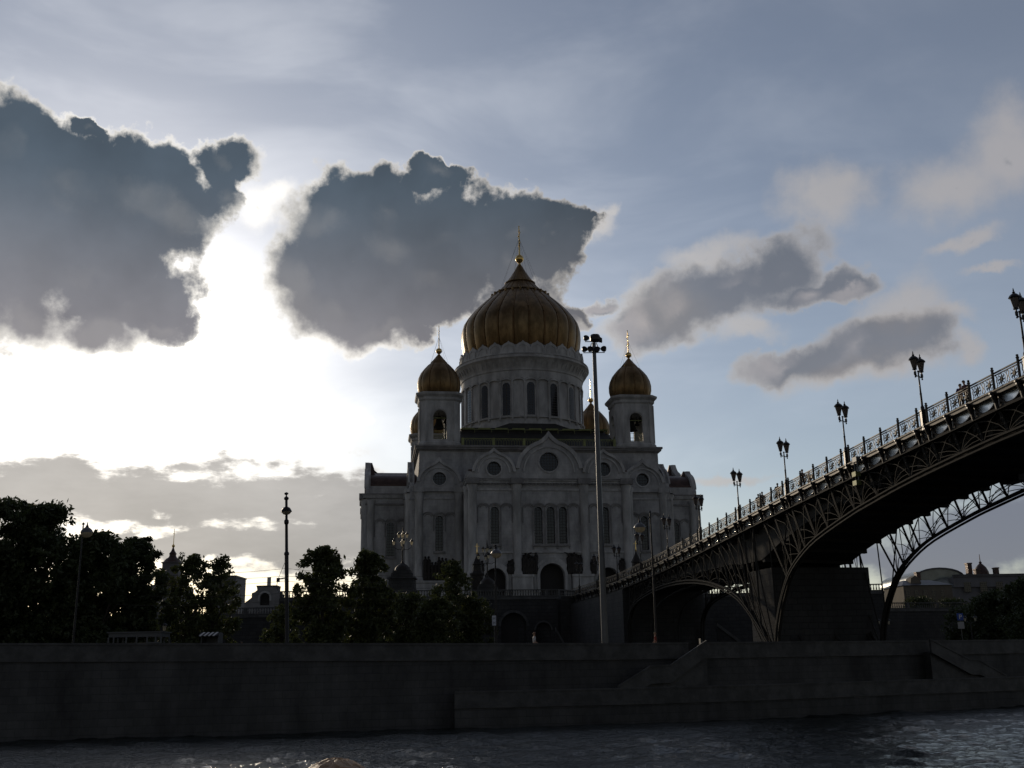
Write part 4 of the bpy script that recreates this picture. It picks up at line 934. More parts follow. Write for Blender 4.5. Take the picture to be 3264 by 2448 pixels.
m = MB(); c_ = [bp_(97.6, 1.2), bp_(97.6, BW + .4), bp_(103, BW + .4), bp_(103, 1.2)]
m.hexa([(p.x, p.y, ROAD - .4) for p in c_], [(p.x, p.y, 12.25) for p in c_]); m.build('pier', DKSTONE, br)
m = MB(); c_ = [bp_(94.2, -.5), bp_(94.2, .7), bp_(97.6, .7), bp_(97.6, -.5)]; m.hexa([(p.x, p.y, ROAD - .4) for p in c_], [(p.x, p.y, 5.1) for p in c_])
c_ = [bp_(94.2, BW - .7), bp_(94.2, BW + .5), bp_(97.55, BW + .5), bp_(97.55, BW - .7)]; m.hexa([(p.x, p.y, ROAD - .4) for p in c_], [(p.x, p.y, 5.1) for p in c_]); m.build('pier_foot', GRANS, br)
m = MB(); vs_ = [y for y in ys if y > 141.5]
for a, b_ in zip(vs_, vs_[1:]):
    m.hexa([bp_(a, -.3, 4.2), bp_(a, BW + .3, 4.2), bp_(b_, BW + .3, 4.2), bp_(b_, -.3, 4.2)], [bp_(a, -.3, dz_(a) - 1.25), bp_(a, BW + .3, dz_(a) - 1.25), bp_(b_, BW + .3, dz_(b_) - 1.25), bp_(b_, -.3, dz_(b_) - 1.25)])
m.build('abutment', DKSTONE, br)
q = MB(); q.hexa([bp_(72.6, BW - 1.2, dz_(73) - 2.6), bp_(74.6, BW - 1.2, dz_(73) - 2.6), bp_(74.6, BW - .3, dz_(73) - 2.6), bp_(72.6, BW - .3, dz_(73) - 2.6)], [bp_(72.6, BW - 1.2, dz_(73) - 1.3), bp_(74.6, BW - 1.2, dz_(73) - 1.3), bp_(74.6, BW - .3, dz_(73) - 1.3), bp_(72.6, BW - .3, dz_(73) - 1.3)])
q.build('equipment_box', BLACKI, br)
# navigation lantern hanging below the railing
nv = MB(); y = 77.6
for e in (-.22, .22): nv.tube([bp_(y + e, -.45, dz_(y) + .1), bp_(y + e, -.45, dz_(y) - 2.0)], .05, 5)
nv.hexa([bp_(y - .3, -.55, dz_(y) - .25), bp_(y + .3, -.55, dz_(y) - .25), bp_(y + .3, -.15, dz_(y) - .25), bp_(y - .3, -.15, dz_(y) - .25)], [bp_(y - .3, -.55, dz_(y) + .12), bp_(y + .3, -.55, dz_(y) + .12), bp_(y + .3, -.15, dz_(y) + .12), bp_(y - .3, -.15, dz_(y) + .12)])
nv.build('signal_bracket', GALV, br)
for k, z in enumerate((-1.35, -2.0)):
    nv = MB(); nv.hexa([bp_(y - .28, -.7, dz_(y) + z), bp_(y + .28, -.7, dz_(y) + z), bp_(y + .28, -.3, dz_(y) + z), bp_(y - .28, -.3, dz_(y) + z)], [bp_(y - .28, -.7, dz_(y) + z + .35), bp_(y + .28, -.7, dz_(y) + z + .35), bp_(y + .28, -.3, dz_(y) + z + .35), bp_(y - .28, -.3, dz_(y) + z + .35)]); nv.build('signal_lantern', BRASS, br)

# ------------------------------------------------------------------ bridge lamps
SMOKEG = mat('smoky_lantern_glass', (.16, .14, .13), .25, var=.1, vs=3); translucent(SMOKEG, .5, (.22, .17, .16))
def lantern(cx, cy, cz, s, par, m_=None):
    a = MB(); a.lathe([(.10 * s, 0), (.14 * s, .02 * s), (.27 * s, .62 * s)], 6, (cx, cy, cz)); a.build('lantern_glass', m_ or LAMPG, par)
    a = MB()
    for k in range(6):
        t_ = 2 * math.pi * k / 6; a.tube([(cx + .14 * s * math.cos(t_), cy + .14 * s * math.sin(t_), cz + .02 * s), (cx + .275 * s * math.cos(t_), cy + .275 * s * math.sin(t_), cz + .63 * s)], .016 * s, 4)
    a.lathe([(.275 * s, .62 * s), (.36 * s, .66 * s), (.30 * s, .78 * s), (.16 * s, .9 * s), (.07 * s, .95 * s), (.10 * s, 1.02 * s), (.03 * s, 1.08 * s), (.05 * s, 1.13 * s), (.01 * s, 1.3 * s)], 12, (cx, cy, cz))
    a.lathe([(.02, -.16 * s), (.05 * s, -.1 * s), (.12 * s, -.04 * s), (.14 * s, .015 * s)], 8, (cx, cy, cz)); a.build('lantern_frame', BLACKI, par)
bl = thing('bridge_lamp', '', 'street lamp', (0, 0, 0), group='twin-lantern lamps along the footbridge')
m = MB(); m.lathe([(.22, -.3), (.22, 1.02), (.26, 1.06), (.26, 1.12), (.14, 1.2)], 4, ph=math.pi / 4); m.build('pedestal', BLACKI, bl, True)
m = MB(); m.lathe([(.13, 1.1), (.14, 1.3), (.075, 1.45), (.07, 2.2), (.085, 2.25), (.06, 2.3), (.05, 3.75), (.09, 3.8), (.05, 3.86)], 10)
m.build('pole', BLACKI, bl, True, True)
for s in (-1, 1):
    m = MB(); P2 = Vector((s * .36, s * .36, 0))
    m.tube([(0, 0, 3.5), (P2.x * .6, P2.y * .6, 3.42), (P2.x, P2.y, 3.62), (P2.x, P2.y, 3.98)], [.035, .04, .05, .05], 6)
    m.lathe([(.01, 3.28), (.07, 3.33), (.03, 3.4), (.09, 3.5), (.09, 3.68), (.04, 3.74)], 8, (P2.x, P2.y, 0)); m.lathe([(.04, 3.8), (.15, 3.84), (.15, 3.9), (.04, 3.94)], 10, (P2.x, P2.y, 0)); m.build('bracket_arm', BLACKI, bl)
    lantern(P2.x, P2.y, 3.92, .93, bl, SMOKEG)
NAMES = ['bridge lamp cut by the right edge of the photo, nearest and largest', 'second lamp down the bridge, just left of the couple at the railing', 'third lamp down the bridge from the right edge, against clear sky', 'fourth lamp down the bridge, just left of the two heads over the railing',
         'bridge lamp left of three walkers, against pale sky', 'bridge lamp next to the right corner of the cathedral', 'dark bridge lamp in front of the right wing of the cathedral, nearest the corner', 'bridge lamp before the right corner window of the cathedral', 'lamp near the low end of the bridge, left of the slim lamp post', 'small distant lamp at the foot of the bridge before the cathedral', 'farthest tiny lamp where the bridge meets the terrace']
i = 0
for ly in LY:
    if ly < 50 or ly > 168: continue
    p = bp_(ly, -.02, dz_(ly)); lab = NAMES[min(i, len(NAMES) - 1)]
    if i == 0: bl.location = p; bl['label'] = lab
    else: dup(bl, p, lab)
    i += 1

# ------------------------------------------------------------------ trees
def leaves(name, blobs, n, size, m, par, seed, shell=.5):
    g_ = np.random.default_rng(seed); nb = len(blobs); B = np.array(blobs)        # x y z r
    w = B[:, 3] ** 2; idx = g_.choice(nb, n, p=w / w.sum())
    d = g_.normal(size=(n, 3)); d /= np.linalg.norm(d, axis=1)[:, None]
    rad = B[idx, 3] * (shell + (1 - shell) * g_.random(n) ** .7) * (1 + .22 * g_.normal(size=n))
    c_ = B[idx, :3] + d * rad[:, None] * np.array([1, 1, .85])
    a = g_.normal(size=(n, 3)); a /= np.linalg.norm(a, axis=1)[:, None]; b_ = np.cross(a, g_.normal(size=(n, 3))); b_ /= np.linalg.norm(b_, axis=1)[:, None]
    s_ = size * (.55 + .9 * g_.random(n))[:, None]
    V = np.stack([c_ - a * s_, c_ - b_ * s_ * .45, c_ + a * s_, c_ + b_ * s_ * .45], 1).reshape(-1, 3) - np.array(wloc(par))
    me = bpy.data.meshes.new(name); me.vertices.add(len(V)); me.vertices.foreach_set('co', V.ravel().astype(np.float32))
    me.loops.add(4 * n); me.loops.foreach_set('vertex_index', np.arange(4 * n, dtype=np.int32)); me.polygons.add(n); me.polygons.foreach_set('loop_start', np.arange(0, 4 * n, 4, dtype=np.int32))
    me.update(calc_edges=True); me.materials.append(m); o = bpy.data.objects.new(name, me); COL.objects.link(o); o.parent = par; return o
def tree(label, u, v, Y, hw, low, seed, m=LEAF, n=5200, base=ROAD, group='trees along the embankment', size=.21, prof=1.0):
    """u, v: top of the crown; hw: half width (m); low: height where the crown starts"""
    p = at(u, v, Y); q = random.Random(seed); H = p.z; X = p.x
    t_ = thing('tree', label, 'tree', (X, Y, base), group=group); ch_ = H - low; blobs = []
    def wid(f): return hw * max(.16, 1 - abs((f - .35) / .67) ** 2.6) ** .6 * prof
    for k in range(84):
        f = (k + q.random()) / 84; z = low + ch_ * (.03 + .93 * f); w = wid(f)
        a = q.random() * 6.283; rr = w * q.random() ** .5 * .86; r = min(hw, 5) * (.20 + .16 * q.random()) * (1.0 - .22 * f)
        blobs.append((X + rr * math.cos(a), Y + rr * .75 * math.sin(a), min(z, H - r * .85), r))
    for k in range(60):          # small sprays that break the outline
        f = q.random(); z = low + ch_ * (.06 + .92 * f); w = wid(f) * (.98 + .1 * q.random()); a = q.random() * 6.283
        r = .25 + .38 * q.random(); blobs.append((X + w * math.cos(a), Y + w * .75 * math.sin(a), min(z, H - r * .5), r))
    for k in range(5): blobs.append((X + q.uniform(-.6, .6), Y, H - .35 - .3 * k, .3 + .12 * k))
    leaves('crown', blobs, n, size, m, t_, seed, .25)
    tr = MB(); rt = .16 + hw * .04; top = Vector((X + q.uniform(-.3, .3), Y, low + ch_ * .62)); mid = Vector((X, Y, low + .2))
    tr.tube([(X, Y, base - .1), (X, Y, base + .3), mid, top], [rt * 1.5, rt * 1.1, rt * .9, rt * .3], 8); tr.build('trunk', TRUNK, t_, smooth=True)
    lb = MB()
    for k in range(12):
        b_ = blobs[q.randrange(64)]; s_ = mid.lerp(top, q.random() * .8); e = Vector(b_[:3]); mm = s_.lerp(e, .5) + Vector((0, 0, -.25)); lb.tube([s_, mm, e], [rt * .42, rt * .26, rt * .1], 5)
    lb.build('limbs', TRUNK, t_)
    return t_
tree('tallest dark tree cut by the left edge of the photo', -30, 1562, 104, 6.4, 4.9, 11, n=44000, size=.24)
tree('tall dark tree immediately left of the slim globe lamp', 146, 1602, 107, 5.4, 4.9, 12, n=34000, size=.24)
tree('broad round tree immediately right of the slim globe lamp', 318, 1690, 108, 4.6, 4.9, 13, n=32000, size=.24)
tree('round tree left of the little church spire', 448, 1708, 111, 3.2, 4.9, 14, n=19000, size=.24)
tree('shorter leafy tree just right of the little church spire', 612, 1764, 113, 2.7, 4.9, 15, m=LEAF2, n=6800, size=.22)
tree('leafy tree with gaps of sky in front of the pale tower block', 702, 1772, 115, 2.2, 4.9, 16, m=LEAF2, n=5200, size=.22)
tree('tree with a peaked crown right of the trolley wire pole', 1036, 1735, 103, 2.9, 4.9, 17, m=LEAF2, n=13000, size=.22, prof=.95)
tree('tree overlapping the left corner of the cathedral', 1172, 1752, 106, 2.4, 4.9, 18, m=LEAF2, n=10500, size=.22)
tree('low bushy tree left of the trolley wire pole', 900, 1925, 118, 1.6, 4.6, 19, m=LEAF2, n=3000)
tree('small tree in front of the left bronze relief of the cathedral', 1442, 1783, 138, 3.0, 4.9, 20, m=LEAF2, n=9500)
tree('low spreading tree under the terrace balustrade, left of the niche', 1510, 1900, 139, 2.6, 4.7, 21, m=LEAF2, n=6500)
tree('low tree under the stone candelabrum terrace', 1290, 1885, 132, 3.6, 4.6, 22, m=LEAF2, n=11500)
tree('low tree between the cathedral corner tree and the niche', 1390, 1905, 129, 3.0, 4.6, 23, m=LEAF2, n=8500)
tree('dark tree right of the bridge below the museum roofs', 3090, 1925, 150, 3.6, 4.8, 24, n=8500, group='trees right of the bridge')
tree('broad dark tree near the right edge of the photo', 3180, 1880, 140, 4.4, 4.8, 25, n=14000, group='trees right of the bridge')
tree('dark tree cut by the right edge of the photo', 3275, 1838, 132, 4.0, 4.8, 26, n=12500, group='trees right of the bridge')
tree('small dark tree below the balustrade behind the bridge', 2930, 1902, 215, 2.8, 13.0, 27, n=3000, base=12.3, group='trees right of the bridge')
tree('small dark tree in front of the low pale museum wing', 3030, 1908, 218, 2.8, 13.0, 28, n=3000, base=12.3, group='trees right of the bridge')

# ------------------------------------------------------------------ poles, masts and wires
def X_at(u, Y, z):       # ground point under a photograph column, at height z
    v = 1224; p = None
    for _ in range(6):
        p = at(u, v, Y); 
        v += (p.z - z) * 3600 / Y
    return p.x
ms = thing('floodlight_mast', 'tall slim grey floodlight mast with round lamps on top in front of the cathedral', 'floodlight mast', (X_at(1928, 91, 6), 91, ROAD + .14))
mx, my = ms.location.x, ms.location.y
m = MB(); m.tube([(mx, my, 4.6), (mx, my, 5.2), (mx, my, 5.21), (mx, my, 31.8)], [.42, .40, .28, .17], 16); m.build('pole', GALV, ms, smooth=True)
K_ = Matrix.Translation((mx, my, 31.2)) @ Matrix.Scale(.74, 4)
m = MB(); m.m = K_; m.tube([(-1.35, -.2, -.45), (1.25, -.2, -.45)], .05, 6); m.tube([(-1.1, -.2, .95), (.2, -.2, .95)], .05, 6); m.tube([(0, 0, -.8), (-.5, -.15, .1), (-.3, 0, .8)], .06, 6); m.tube([(0, 0, -.8), (.5, -.15, .1), (.3, 0, .8)], .06, 6)
m.tube([(0, 0, -.8), (0, 0, 1.4)], .12, 8); m.build('lamp_frame', BLACKI, ms)
for dx_, z in ((-1.2, -.05), (-.5, -.05), (.35, -.1), (1.15, -.05), (-.95, 1.35)):
    m = MB(); m.m = K_ @ Matrix.Translation((dx_, -.25, z)) @ Matrix.Rotation(R(65), 4, 'X') @ Matrix.Rotation(R(-18 * dx_), 4, 'Y')
    m.lathe([(.10, -.30), (.20, -.28), (.30, -.1), (.36, .12), (.38, .18), (.33, .2), (.30, .12), (.02, .1)], 20); m.build('floodlight', BLACKI, ms, smooth=True)
m = MB(); m.m = K_; cham(m, .15, 0, [(.42, 1.0), (.55, 1.15), (.6, 1.6), (.45, 1.85), (.15, 1.92)], .45); m.hexa([(.6, -.3, 1.0), (1.0, -.25, .9), (1.0, .25, .9), (.6, .3, 1.0)], [(.6, -.3, 1.6), (1.0, -.25, 1.35), (1.0, .25, 1.35), (.6, .3, 1.6)]); m.build('floodlight_housing', BLACKI, ms)

pz = thing('wire_pole', 'slender dark pole with ball finial carrying the trolley wires against the sky', 'pole', (X_at(917, 88, 6), 88, ROAD + .14))
px_, py_ = pz.location.x, 88
ztop = at(915, 1575, 88).z
def zv(v, u, Y): return at(u, v, Y).z
m = MB(); m.lathe([(.22, 4.6), (.22, 5.6), (.17, 5.8), (.165, zv(1770, 915, 88)), (.21, zv(1768, 915, 88)), (.21, zv(1762, 915, 88)), (.13, zv(1758, 915, 88)), (.12, zv(1672, 915, 88)), (.20, zv(1667, 915, 88)), (.20, zv(1659, 915, 88)), (.11, zv(1655, 915, 88)), (.11, zv(1594, 915, 88)), (.21, zv(1590, 915, 88)), (.18, zv(1585, 915, 88)), (.07, zv(1582, 915, 88)), (.05, zv(1578, 915, 88)), (.18, zv(1574, 915, 88)), (.17, zv(1571, 915, 88)), (.02, zv(1568, 915, 88))], 12, (px_, py_, 0)); o_ = m.build('pole', BLACKI, pz, smooth=True)
m = MB(); zz_ = zv(1631, 915, 88); m.lathe([(.46, 0), (.42, .12), (.3, .32), (.14, .42)], 18, (px_, py_, zz_)); m.build('lamp_hood', BLACKI, pz, smooth=True)
m = MB(); m.lathe([(.05, -.26), (.25, -.2), (.38, -.06), (.40, -.005)], 18, (px_, py_, zz_)); m.build('lamp_globe', LAMPG, pz, smooth=True)
pz.rotation_euler = (0, -math.atan2(at(917, 2050, 88).x - at(915, 1575, 88).x + .0, 12) - 0, 0)
zb_ = zv(1841, 915, 88); m = MB(); m.tube([(px_, py_, zb_), (px_ - .65, py_, zb_ - .08)], .05, 6); m.tube([(px_ - .1, py_, zv(1788, 915, 88)), (px_ - .7, py_, zb_ - .05)], .02, 4); m.box(px_ - .82, px_ - .58, py_ - .08, py_ + .08, zb_ - .32, zb_ + .02); m.tube([(px_ - .75, py_, zb_ - .2), (px_ - .86, py_, zb_ - .85)], .03, 4); m.build('wire_bracket', BLACKI, pz)
for k, (lab, u0, v0, uL, vL, uR, vR) in enumerate((('highest trolley wire, fixed to the pole by two arms', 912, 1812, 755, 1822, 965, 1820), ('second trolley wire just above the pavilion chimney', 912, 1836, 755, 1833, 970, 1842), ('third thin wire passing behind the chimney', 912, 1852, 780, 1853, 950, 1857), ('fourth wire level with the pavilion roof', 912, 1890, 780, 1887, 940, 1893), ('lowest thin wire beside the pale tower block', 780, 1917, 700, 1915, 800, 1920))):
    w = thing('overhead_wire', lab, 'wire', tuple(at(u0, v0, 88)), group='trolley wires')
    a, b_, c_ = at(uL - 330, vL + 12, 84), at(u0, v0, 88), at(uR + 420, vR + 18, 92); pts_ = []
    for p0, p1 in ((a, b_), (b_, c_)):
        for j in range(9): t_ = j / 8; p = p0.lerp(p1, t_); p.z -= 4 * .18 * t_ * (1 - t_); pts_.append(p)
    m = MB(); m.tube(pts_, .018, 4); m.build('cable', BLACKI, w)

def globe_lamp(label, u, Y, vt, vg, side, lean=0.0):
    """slim post with a hooked arm and a mirrored globe"""
    x = X_at(u, Y, 6); r = thing('globe_lamp_post', label, 'street lamp', (x, Y, ROAD + .14), group='slim lamp posts with hanging globes'); z1 = at(u, vt, Y).z; zg = at(u, vg, Y).z
    m = MB(); m.tube([(x, Y, 4.6), (x, Y, 5.4), (x, Y, 5.41), (x, Y, z1)], [.17, .16, .10, .055], 10); m.lathe([(.02, -.1), (.13, 0), (.02, .14)], 8, (x, Y, z1 + .1)); m.build('pole', BLACKI, r, smooth=True)
    gx = x + side * .95; m = MB(); m.tube([(x, Y, z1 - .35), (x + side * .5, Y, z1 - .7), (gx, Y, z1 - .95), (gx, Y, zg + .55)], .035, 6); m.lathe([(.03, .4), (.14, .42), (.06, .6), (.02, .8)], 8, (gx, Y, zg)); m.build('bracket_arm', BLACKI, r)
    m = MB(); m.lathe([(.12, .42), (.40, .2), (.50, 0), (.50, -.03)], 20, (gx, Y, zg)); m.build('lamp_hood', GALV, r, smooth=True)
    m = MB(); m.lathe([(.48, -.035), (.42, -.25), (.22, -.40), (.02, -.44)], 20, (gx, Y, zg)); m.build('lamp_globe', LAMPG, r, smooth=True); return r
globe_lamp('slim lamp post with hanging globe rising from the dark trees at far left', 232, 86, 1675, 1697, .35)
globe_lamp('slim lamp post with hanging globe in front of the left portal of the cathedral', 1582, 96, 1742, 1764, .1)
globe_lamp('slim lamp post with hanging globe left of the pole, before the bridge arch', 2092, 90, 1635, 1680, -1)
sg = thing('road_sign', 'small white sign plate on the lamp post left of the great niche', 'road sign', (X_at(1575, 95.6, 8), 95.6, 6.9))
m = MB(); a = at(1575, 1978, 95.6); m.box(a.x - .17, a.x + .17, 95.55, 95.6, a.z - .42, a.z + .42); m.build('plate', mat('white_sign_paint', (.55, .58, .65), .5), sg)
m = MB(); SGN = mat('dark_lettering', (.03, .035, .05), .6)
for zo in (.2, -.2):
    for e in (-.09, .07): m.box(a.x + e, a.x + e + .03, 95.53, 95.549, a.z + zo - .13, a.z + zo + .13)
    m.box(a.x - .059, a.x + .069, 95.53, 95.549, a.z + zo - .02, a.z + zo + .02)
m.build('symbol', SGN, sg)
m = MB(); m.tube([(a.x, 95.65, a.z - .5), (a.x, 95.65, ROAD + .1)], .03, 6); m.tube([(a.x, 95.65, a.z + .5), (a.x, 95.65, a.z - .5)], .03, 6); m.build('post', GALV, sg)
pk = thing('parking_sign', 'blue square parking sign with a white plate under it right of the bridge pier', 'road sign', (X_at(3060, 112, 8), 112, ROAD))
a = at(3060, 1966, 112); b_ = at(3060, 1993, 112); m = MB(); m.box(a.x - .32, a.x + .32, 111.95, 112, a.z - .36, a.z + .36); m.build('blue_plate', mat('blue_sign', (.02, .07, .35), .5), pk)
m = MB(); m.box(a.x - .12, a.x - .05, 111.92, 111.949, a.z - .2, a.z + .22); m.box(a.x - .049, a.x + .10, 111.92, 111.949, a.z + .15, a.z + .22); m.box(a.x - .049, a.x + .10, 111.92, 111.949, a.z - .03, a.z + .04); m.box(a.x + .101, a.x + .16, 111.92, 111.949, a.z + .0, a.z + .19); m.build('letter', mat('white_lettering', (.7, .7, .7), .5), pk)
m = MB(); m.box(a.x - .32, a.x + .32, 111.95, 112, b_.z - .34, b_.z + .34); m.build('white_plate', mat('white_plate_paint', (.35, .35, .34), .6), pk)
m = MB(); m.tube([(a.x, 112.05, ROAD), (a.x, 112.05, a.z + .4)], .035, 6); m.build('post', GALV, pk)
def twin_lamp(label, u, v, Y, group):
    a = at(u, v, Y); r = thing('twin_globe_lamp', label, 'street lamp', (a.x, Y, ROAD), group=group)
    m = MB(); m.lathe([(.16, 0), (.16, .5), (.07, .7), (.05, a.z - ROAD - .3)], 8, (a.x, Y, ROAD)); m.tube([(a.x - .55, Y, a.z - .25), (a.x, Y, a.z - .45), (a.x + .55, Y, a.z - .25)], .03, 5); m.build('post', BLACKI, r)
    for s in (-.55, .55): lantern(a.x + s, Y, a.z - .25, .6, r)
    return r
twin_lamp('twin-lantern lamp near the blue parking sign', 3092, 1973, 116, 'short lamps on the road')
twin_lamp('twin-lantern lamp in the dark right of the bridge pier', 2817, 1983, 122, 'short lamps on the road')
a = at(524, 2003, 104); ll = thing('lantern_post', 'short street lantern with two bright panes at the right end of the kiosk', 'street lamp', (a.x, 104, ROAD)); m = MB(); m.lathe([(.14, 0), (.14, .5), (.06, .7), (.05, a.z - ROAD - .2)], 8, (a.x, 104, ROAD)); m.build('post', BLACKI, ll); lantern(a.x, 104, a.z - .25, .8, ll)

# candelabra and shrines on the terrace
cd = thing('candelabrum', 'many-armed bronze lantern candelabrum on a tall stepped stone pedestal, left corner', 'street lamp', (at(1283, 1800, 178).x, 178, TZ), group='candelabra on the church terrace')
m = MB(); 
for w, z0, z1 in ((2.7, 0, 1.2), (2.5, 1.2, 1.9), (2.15, 1.9, 3.6), (2.35, 3.6, 3.9), (1.75, 3.9, 4.6), (1.5, 4.6, 5.0)): cham(m, 0, 0, [(w, z0), (w * .96, z1)], .18)
m.build('pedestal', DKSTONE, cd, True)
m = MB(); m.lathe([(1.3, 5.0), (1.2, 5.5), (.8, 5.9), (.5, 6.1), (.22, 6.3), (.12, 6.6), (.10, 8.2), (.16, 8.3), (.09, 8.4), (.08, 9.6), (.14, 9.7), (.07, 9.8), (.05, 11.4), (.14, 11.6), (.12, 11.8), (.02, 12.6)], 12); m.build('stem', BRONZE, cd, True, True)
for k in range(8):
    th = 2 * math.pi * (k + .12) / 4; lo = k < 4; rr = 1.5 if lo else .68; zc = 8.9 if lo else 10.1
    m = MB(); m.tube([(0, 0, zc - .3), (rr * .5 * math.cos(th), rr * .5 * math.sin(th), zc - .45), (rr * .9 * math.cos(th), rr * .9 * math.sin(th), zc - .1), (rr * math.cos(th), rr * math.sin(th), zc + .3)], .05, 5); m.build('bracket_arm', BRONZE, cd, True); 
    a1 = MB(); e = None
    cx_, cy_ = rr * math.cos(th), rr * math.sin(th)
    a1.lathe([(.10, 0), (.13, .02), (.25, .55)], 6, (cx_, cy_, zc + .35)); a1.build('lantern_glass', LAMPG, cd, True)
    a1 = MB(); a1.lathe([(.26, .551), (.32, .6), (.2, .78), (.06, .85), (.09, .92), (.01, 1.1)], 8, (cx_, cy_, zc + .35)); a1.build('lantern_cap', BLACKI, cd, True)
dup(cd, (at(1553, 1800, 182).x, 182, TZ - 2.2), 'dark lantern candelabrum in front of the left portal of the cathedral')
for lab, u, Y in (('small dark shrine with a gilded tip left of the cathedral portals', 1521, 186), ('small dark shrine with a gilded tip behind the low end of the bridge', 2029, 186)):
    x = at(u, 1800, Y).x; r = thing('lantern_shrine', lab, 'shrine', (x, Y, TZ), group='small dark shrines on the church terrace'); m = MB(); cham(m, 0, 0, [(1.1, 0), (1.05, 4.6), (1.25, 4.7), (1.2, 5.0)], .25); m.build('body', BRONZE, r, True)
    m = MB(); m.lathe([(1.15, 5.0), (.85, 5.5), (.8, 6.4), (.95, 6.5), (.6, 7.2), (.25, 7.9), (.1, 8.3)], 8); m.build('roof', BRONZE, r, True)
    m = MB(); m.lathe([(.1, 8.3), (.2, 8.5), (.08, 8.7), (.04, 10.2)], 8); m.tube([(-.4, 0, 9.7), (.4, 0, 9.7)], .05, 4); m.build('tip', GOLD, r, True)

# ------------------------------------------------------------------ far buildings
def simple_block(m, x0, x1, y0, y1, z0, z1): m.box(x0, x1, y0, y1, z0, z1)
PLASTER = mat('pale_plaster', (.17, .17, .18), .85, var=.2, vs=.3)
YPLAS = mat('ochre_plaster', (.15, .13, .10), .85, var=.2, vs=.3)
GLASSR = mat('greenish_glass_roof', (.22, .24, .22), .25, .2, var=.3, vs=.5)
DRF = mat('dull_tin_roof', (.10, .10, .11), .5, .3, var=.35, vs=.3)
# small pavilion on the side terrace
cx_ = at(855, 1900, 176).x; Yp = 176; pv = thing('gate_pavilion', 'small stone pavilion with stepped gable, dark arch and square chimney on the left terrace', 'pavilion', (cx_, Yp, 12.1))
def zP(v): return at(855, v, Yp).z
def xP(u): return at(u, 1900, Yp).x
z = [zP(v) for v in (1937, 1904, 1888, 1868)]
outer = [(xP(775), z[0] - 1), (xP(905), z[0] - 1), (xP(905), zP(1915)), (xP(894), zP(1906)), (xP(894), zP(1892)), (xP(884), zP(1888)), (xP(880), zP(1880)), (xP(881), zP(1869)), (xP(817), zP(1869)), (xP(819), zP(1880)), (xP(812), zP(1886)), (xP(802), zP(1890)), (xP(802), zP(1904)), (xP(780), zP(1921))]
m = MB(); m.plate(outer, [arch(xP(844), .78, zP(1929), zP(1905))], Yp, Yp + .6); m.plate([(x, z_ - .02) for x, z_ in outer], [], Yp + 1.4, Yp + 3); m.build('wall', STONE3, pv)
m = MB(); m.ribbon([(xP(844) - 1.1, zP(1915))] + [(xP(844) + 1.1 * math.cos(math.pi * (1 - k / 12)), zP(1905) + 1.1 * math.sin(math.pi * k / 12)) for k in range(13)] + [(xP(844) + 1.1, zP(1915))], .3, Yp - .12, Yp + .02); m.build('archivolt', STONE2, pv)
m = MB(); m.box(xP(816) , xP(882), Yp - .15, Yp + 3.1, zP(1869) + .003, zP(1866)); m.build('roof', DRF, pv)
m = MB(); m.box(xP(845), xP(855), Yp + 1, Yp + 1.6, zP(1869), zP(1838)); m.build('chimney', STONE2, pv)
m = MB(); m.box(xP(844) - .8, xP(844) + .8, Yp + .7, Yp + .9, zP(1929), zP(1888)); m.build('door', DARKM, pv)
wg = thing('side_hall', 'low pale hall with sloping roof between the pavilion and the trees', 'building', (xP(930), Yp + 4, 12.1))
m = MB(); m.box(xP(905) + .05, xP(975), Yp + 4, Yp + 9, 11.6, zP(1925)); m.build('wall', STONE, wg); m = MB(); m.hexa([(xP(905) + .05, Yp + 3.8, zP(1925)), (xP(980), Yp + 3.8, zP(1925)), (xP(980), Yp + 9.2, zP(1925)), (xP(905) + .05, Yp + 9.2, zP(1925))], [(xP(906), Yp + 5, zP(1905)), (xP(922), Yp + 5, zP(1905)), (xP(930), Yp + 8, zP(1905)), (xP(906), Yp + 8, zP(1905))]); m.build('roof', DRF, wg)
# pale high block far behind
a, b_ = at(665, 1838, 420), at(752, 1838, 420); tb = thing('tower_block', 'pale modern high-rise block behind the leafy tree left of the pavilion', 'building', (a.x, 420, ROAD))
m = MB(); m.box(a.x, b_.x, 420, 436, ROAD - .5, b_.z); m.build('wall', PLASTER, tb)
m = MB(); m.box(a.x - .2, b_.x + .3, 419.7, 436.3, b_.z + .01, b_.z + .5); m.build('roof', DRF, tb)
nfl = 9
for i in range(nfl):
    for k in range(4):
        m = MB(); xx = a.x + (b_.x - a.x) * (k + .5) / 4; zz_ = ROAD + 3 + (b_.z - ROAD - 4) * i / nfl; m.box(xx - .7, xx + .7, 419.93, 420.02, zz_, zz_ + 1.5); m.build('window', WINM, tb)
for k in range(4): m = MB(); m.box(b_.x, b_.x + .9, 421, 423, b_.z - 5 - 3 * k, b_.z - 4.2 - 3 * k); m.build('balcony', DRF, tb)
m = MB()
for k in range(5): m.tube([(b_.x - 5 + k, 422, b_.z + .5), (b_.x - 5 + k, 422, b_.z + 1.6)], .06, 4)
m.tube([(b_.x - 5, 422, b_.z + 1.6), (b_.x - 1, 422, b_.z + 1.6)], .05, 4); m.build('roof_fence', BLACKI, tb)
